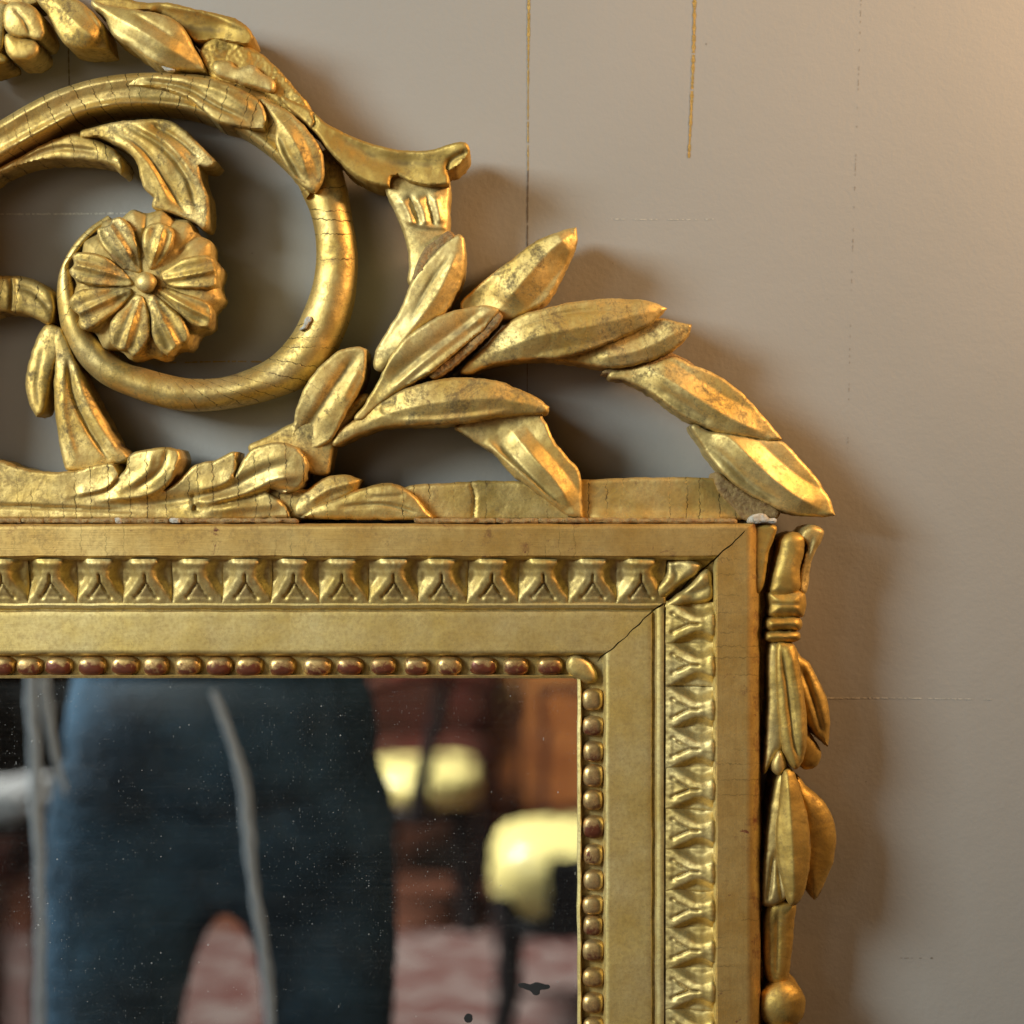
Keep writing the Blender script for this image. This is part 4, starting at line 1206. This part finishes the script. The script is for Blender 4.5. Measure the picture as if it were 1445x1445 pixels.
# cabinet with panelled doors, far side of the room
cab = empty('cabinet', RR(800, 1200, 6.3)[:2] + (0,))
tag(cab, 'orange brown wooden cabinet with panelled doors behind the chairs', 'cabinet')
cx0 = RR(682, 0, 6.4)[0]; cy = RR(0, 0, 6.4)[1]
box('carcass', (cx0, cy - 0.45, 0.06), (cx0 + 1.5, cy, 1.02), M_WOOD, cab)
box('top', (cx0 - 0.03, cy - 0.48, 1.02), (cx0 + 1.53, cy + 0.03, 1.06), M_WOODD, cab)
box('plinth', (cx0 + 0.02, cy - 0.43, 0.0), (cx0 + 1.48, cy - 0.02, 0.06), M_WOODD, cab)
for k in range(3):
    xa = cx0 + 0.14 + k * 0.45
    d_ = box('door', (xa, cy + 0.001, 0.10), (xa + 0.40, cy + 0.022, 0.66), M_WOOD, cab)
    box('recess_shade', (xa + 0.05, cy + 0.023, 0.15), (xa + 0.35, cy + 0.030, 0.61), M_WOODD, d_)  # dark wood colour stands in for the shade of the panel recess
    box('door_panel', (xa + 0.085, cy + 0.031, 0.185), (xa + 0.315, cy + 0.042, 0.575), M_WOOD, d_)
    box('drawer', (xa, cy + 0.001, 0.72), (xa + 0.40, cy + 0.022, 0.95), M_WOOD, cab)
    box('drawer_rail', (xa, cy + 0.001, 0.665), (xa + 0.40, cy + 0.012, 0.715), M_WOODD, cab)
box('stile_strip', (cx0 + 0.115, cy + 0.0, 0.06), (cx0 + 0.138, cy + 0.03, 1.02), M_WOODD, cab)  # dark strip standing in for the shaded gap beside the door
box('stile_strip', (cx0 - 0.04, cy + 0.0, 0.06), (cx0 + 0.01, cy + 0.03, 1.02), M_WOODD, cab)
pap = box('white_tray', (RR(735, 0, 6.2)[0], cy - 0.25, 0.0 + 1.061), (RR(785, 0, 6.2)[0], cy - 0.02, 1.085), M_LINEN)
tag(pap, 'white tray lying on the top of the cabinet', 'tray')

# curtain between person and cabinet
def curtain(xa, xb, y, z0, z1, mat, label):
    v, f = [], []
    n = 60
    for i in range(n + 1):
        x = xa + (xb - xa) * i / n
        yy = y + 0.025 * math.sin(i * 0.9)
        v += [(x, yy, z0), (x, yy + 0.01 * math.sin(i), z1), (x, yy - 0.006, z0), (x, yy - 0.006 + 0.01 * math.sin(i), z1)]
    for i in range(n):
        a = 4 * i
        f += [(a, a + 4, a + 5, a + 1), (a + 2, a + 3, a + 7, a + 6)]
    o = mkmesh('curtain', v, f, mat)
    tag(o, label, 'curtain')
    return o


curtain(RR(655, 0, 7.0)[0], RR(684, 0, 7.0)[0], RR(0, 0, 7.0)[1], 0.62, 2.4, M_CURT, 'narrow pale grey curtain hanging beside the cabinet')
# stool with reddish cover left of the near chairs, and a low bench on the far left
st = empty('red_armchair', RR(590, 0, 6.1)[:2] + (0,))
sx, sy_, _ = RR(590, 0, 6.1)
tag(st, 'dark red upholstered armchair standing behind the farther yellow chair', 'armchair')
M_RED.node_tree.nodes['Principled BSDF'].inputs['Specular IOR Level'].default_value = 0.05
cushion('seat', 0.5, 0.45, 0.16, 0.3, M_RED, st, sx, sy_)
cushion('backrest', 0.52, 0.14, 0.36, 0.42, M_RED, st, sx, sy_ - 0.22, 0.6)
for ax_ in (-1, 1):
    for ay_ in (-1, 1):
        tube('leg', [(sx + ax_ * 0.2, sy_ + ay_ * 0.17, 0.32), (sx + ax_ * 0.21, sy_ + ay_ * 0.18, 0.0)], [0.028, 0.02], M_BLACK, st)
bn = empty('bench', RR(-120, 0, 3.6)[:2] + (0,))
bx, by, _ = RR(-120, 0, 3.6)
tag(bn, 'low bench with a white cloth over its seat at the left edge of the glass', 'bench')
bz = RR(0, 1118, 3.6)[2]
bl_ = box('seat', (bx - 0.5, by - 0.25, bz - 0.05), (bx + 0.235, by + 0.1, bz), M_LINEN, bn, 0.02)
box('apron', (bx - 0.48, by - 0.23, bz - 0.14), (bx + 0.235, by + 0.18, bz - 0.071), M_RED, bn)
for ax_ in (-0.45, 0.2):
    for ay_ in (-0.2, 0.15):
        box('leg', (bx + ax_ - 0.02, by + ay_ - 0.02, 0.014), (bx + ax_ + 0.02, by + ay_ + 0.02, bz - 0.141), M_WOODD, bn)


# ------------------------------------------------------------------ the person who stands in front of the glass
def skin(name, pts, edges, rad, mat, parent, root=0, sub=2):
    me = bpy.data.meshes.new(name)
    me.from_pydata([tuple(p) for p in pts], edges, [])
    o = bpy.data.objects.new(name, me)
    C.objects.link(o)
    m = o.modifiers.new('skin', 'SKIN')
    m.use_smooth_shade = True
    for i, r in enumerate(rad):
        r = r if isinstance(r, (tuple, list)) else (r, r)
        me.skin_vertices[0].data[i].radius = r
        me.skin_vertices[0].data[i].use_root = (i == root)
    s = o.modifiers.new('sub', 'SUBSURF'); s.levels = sub; s.render_levels = sub
    dg = bpy.context.evaluated_depsgraph_get()
    ev = o.evaluated_get(dg)
    nm = bpy.data.meshes.new_from_object(ev)
    nm.name = name
    bpy.data.objects.remove(o)
    nm.materials.clear(); nm.materials.append(mat)
    nm.polygons.foreach_set('use_smooth', [True] * len(nm.polygons))
    o = bpy.data.objects.new(name, nm)
    C.objects.link(o)
    adopt(o, parent)
    return o


PX_, PY_, _ = RR(312, 722, 1.93)
per = empty('person', (PX_, PY_, 0))
tag(per, 'person in dark navy trousers and jacket with pale cords, seen in the mirror glass', 'person')
v3 = lambda x, y, z: (PX_ + x, PY_ + y, z)
# trousers: hips and two tapering legs
skin('trousers', [v3(0, 0, 1.02), v3(0, 0, 0.93), v3(-0.111, 0, 0.84), v3(-0.113, 0.005, 0.68), v3(-0.122, 0.02, 0.49), v3(-0.125, 0, 0.28), v3(-0.128, -0.01, 0.07),
                  v3(0.112, 0, 0.84), v3(0.112, 0.005, 0.66), v3(0.115, 0.02, 0.49), v3(0.12, 0, 0.28), v3(0.125, -0.01, 0.07)],
     [(0, 1), (1, 2), (2, 3), (3, 4), (4, 5), (5, 6), (1, 7), (7, 8), (8, 9), (9, 10), (10, 11)],
     [(0.165, 0.105), (0.165, 0.115), (0.082, 0.09), 0.078, 0.066, 0.058, 0.052, (0.076, 0.09), 0.072, 0.066, 0.058, 0.052], M_CLOTH, per, 1)
# jacket: torso and two arms raised to the camera
camh = Vector((0.0, -DW - 0.14, CAM_Z))
hl = camh + Vector((-0.075, -0.02, -0.03)) - Vector((PX_, PY_, 0)); hr = camh + Vector((0.075, -0.02, -0.03)) - Vector((PX_, PY_, 0))
skin('jacket', [v3(0, 0, 0.845), v3(0, 0, 1.02), v3(0, 0, 1.18), v3(0, 0, 1.34), v3(0, 0, 1.44), v3(-0.18, 0, 1.41), v3(-0.20, 0.06, 1.18), v3(*(hl * 0.85 + Vector((-0.03, 0, 0.15)))),
                v3(0.18, 0, 1.41), v3(0.24, 0.03, 1.22), v3(*(hr * 0.85 + Vector((0.03, 0, 0.17))))],
     [(0, 1), (1, 2), (2, 3), (3, 4), (3, 5), (5, 6), (6, 7), (3, 8), (8, 9), (9, 10)],
     [(0.190, 0.125), (0.180, 0.116), (0.155, 0.11), (0.17, 0.11), (0.07, 0.07), 0.07, 0.05, 0.036, 0.07, 0.05, 0.036], M_CLOTH, per, 2)
# body: neck, head, wrists and hands with fingers
skin('head', [v3(0, 0, 1.42), v3(0, 0.01, 1.50), v3(0, 0.02, 1.57), v3(0, 0.01, 1.64), v3(0, 0, 1.70), v3(0, 0.11, 1.575)], [(0, 1), (1, 2), (2, 3), (3, 4), (2, 5)],
     [0.055, 0.052, (0.066, 0.08), (0.074, 0.09), (0.055, 0.06), 0.012], M_SKIN, per, 2)
skin('hair', [v3(0, -0.03, 1.60), v3(0, -0.02, 1.68), v3(0, -0.01, 1.735)], [(0, 1), (1, 2)], [(0.075, 0.07), (0.086, 0.092), (0.05, 0.05)], M_HAIR, per, 1)
for s_, hh_ in ((-1, hl), (1, hr)):
    w_ = hh_ * 0.86 + Vector((0.03 * s_, 0, 0.15 if s_ < 0 else 0.165)); w_ = Vector((w_.x, w_.y, hh_.z - 0.03))
    palm = Vector((hh_.x + 0.01 * s_, hh_.y - 0.005, hh_.z))
    pts = [v3(*w_), v3(*palm)]; ed = [(0, 1)]; rd = [0.026, (0.030, 0.018)]
    for q in range(4):
        base = palm + Vector((-0.012 * s_, 0.02, 0.03 - q * 0.02)); mid = base + Vector((-0.022 * s_, 0.028, 0.004)); tip = mid + Vector((-0.028 * s_, 0.004 + 0.002 * q, 0))
        i0 = len(pts); pts += [v3(*base), v3(*mid), v3(*tip)]; ed += [(1, i0), (i0, i0 + 1), (i0 + 1, i0 + 2)]; rd += [0.0095, 0.0085, 0.0075]
    i0 = len(pts); b_ = palm + Vector((-0.02 * s_, -0.012, 0.03)); pts += [v3(*b_), v3(*(b_ + Vector((-0.028 * s_, 0, 0.012))))]; ed += [(1, i0), (i0, i0 + 1)]; rd += [0.011, 0.009]
    skin('hand', pts, ed, rd, M_SKIN, per, 1, 1)
for s_ in (-1, 1):
    skin('shoe', [v3(0.126 * s_, -0.04, 0.045), v3(0.13 * s_, 0.06, 0.045), v3(0.135 * s_, 0.16, 0.035)], [(0, 1), (1, 2)], [0.042, (0.042, 0.04), 0.034], M_BLACK, per, 1)
# pale cords of the jacket hanging in front of it
DV = 1.76
tube('cord', [RR(x, y, DV) for x, y in ((300, 975), (322, 1030), (342, 1100), (352, 1180), (358, 1260), (370, 1330), (378, 1400), (382, 1500))], [0.003, 0.0045, 0.0055, 0.0055, 0.005, 0.005, 0.005, 0.004], M_PIPE, per, 8, 0.5)
tube('cord', [RR(x, y, DV) for x, y in ((60, 930), (66, 1000), (76, 1060), (92, 1120))], [0.004, 0.005, 0.004, 0.002], M_PIPE, per, 8, 0.5)
tube('cord', [RR(x, y, DV) for x, y in ((44, 930), (46, 1040), (52, 1140), (56, 1250), (57, 1350), (55, 1500))], [0.005, 0.005, 0.006, 0.0055, 0.005, 0.005], M_PIPE, per, 8, 0.5)
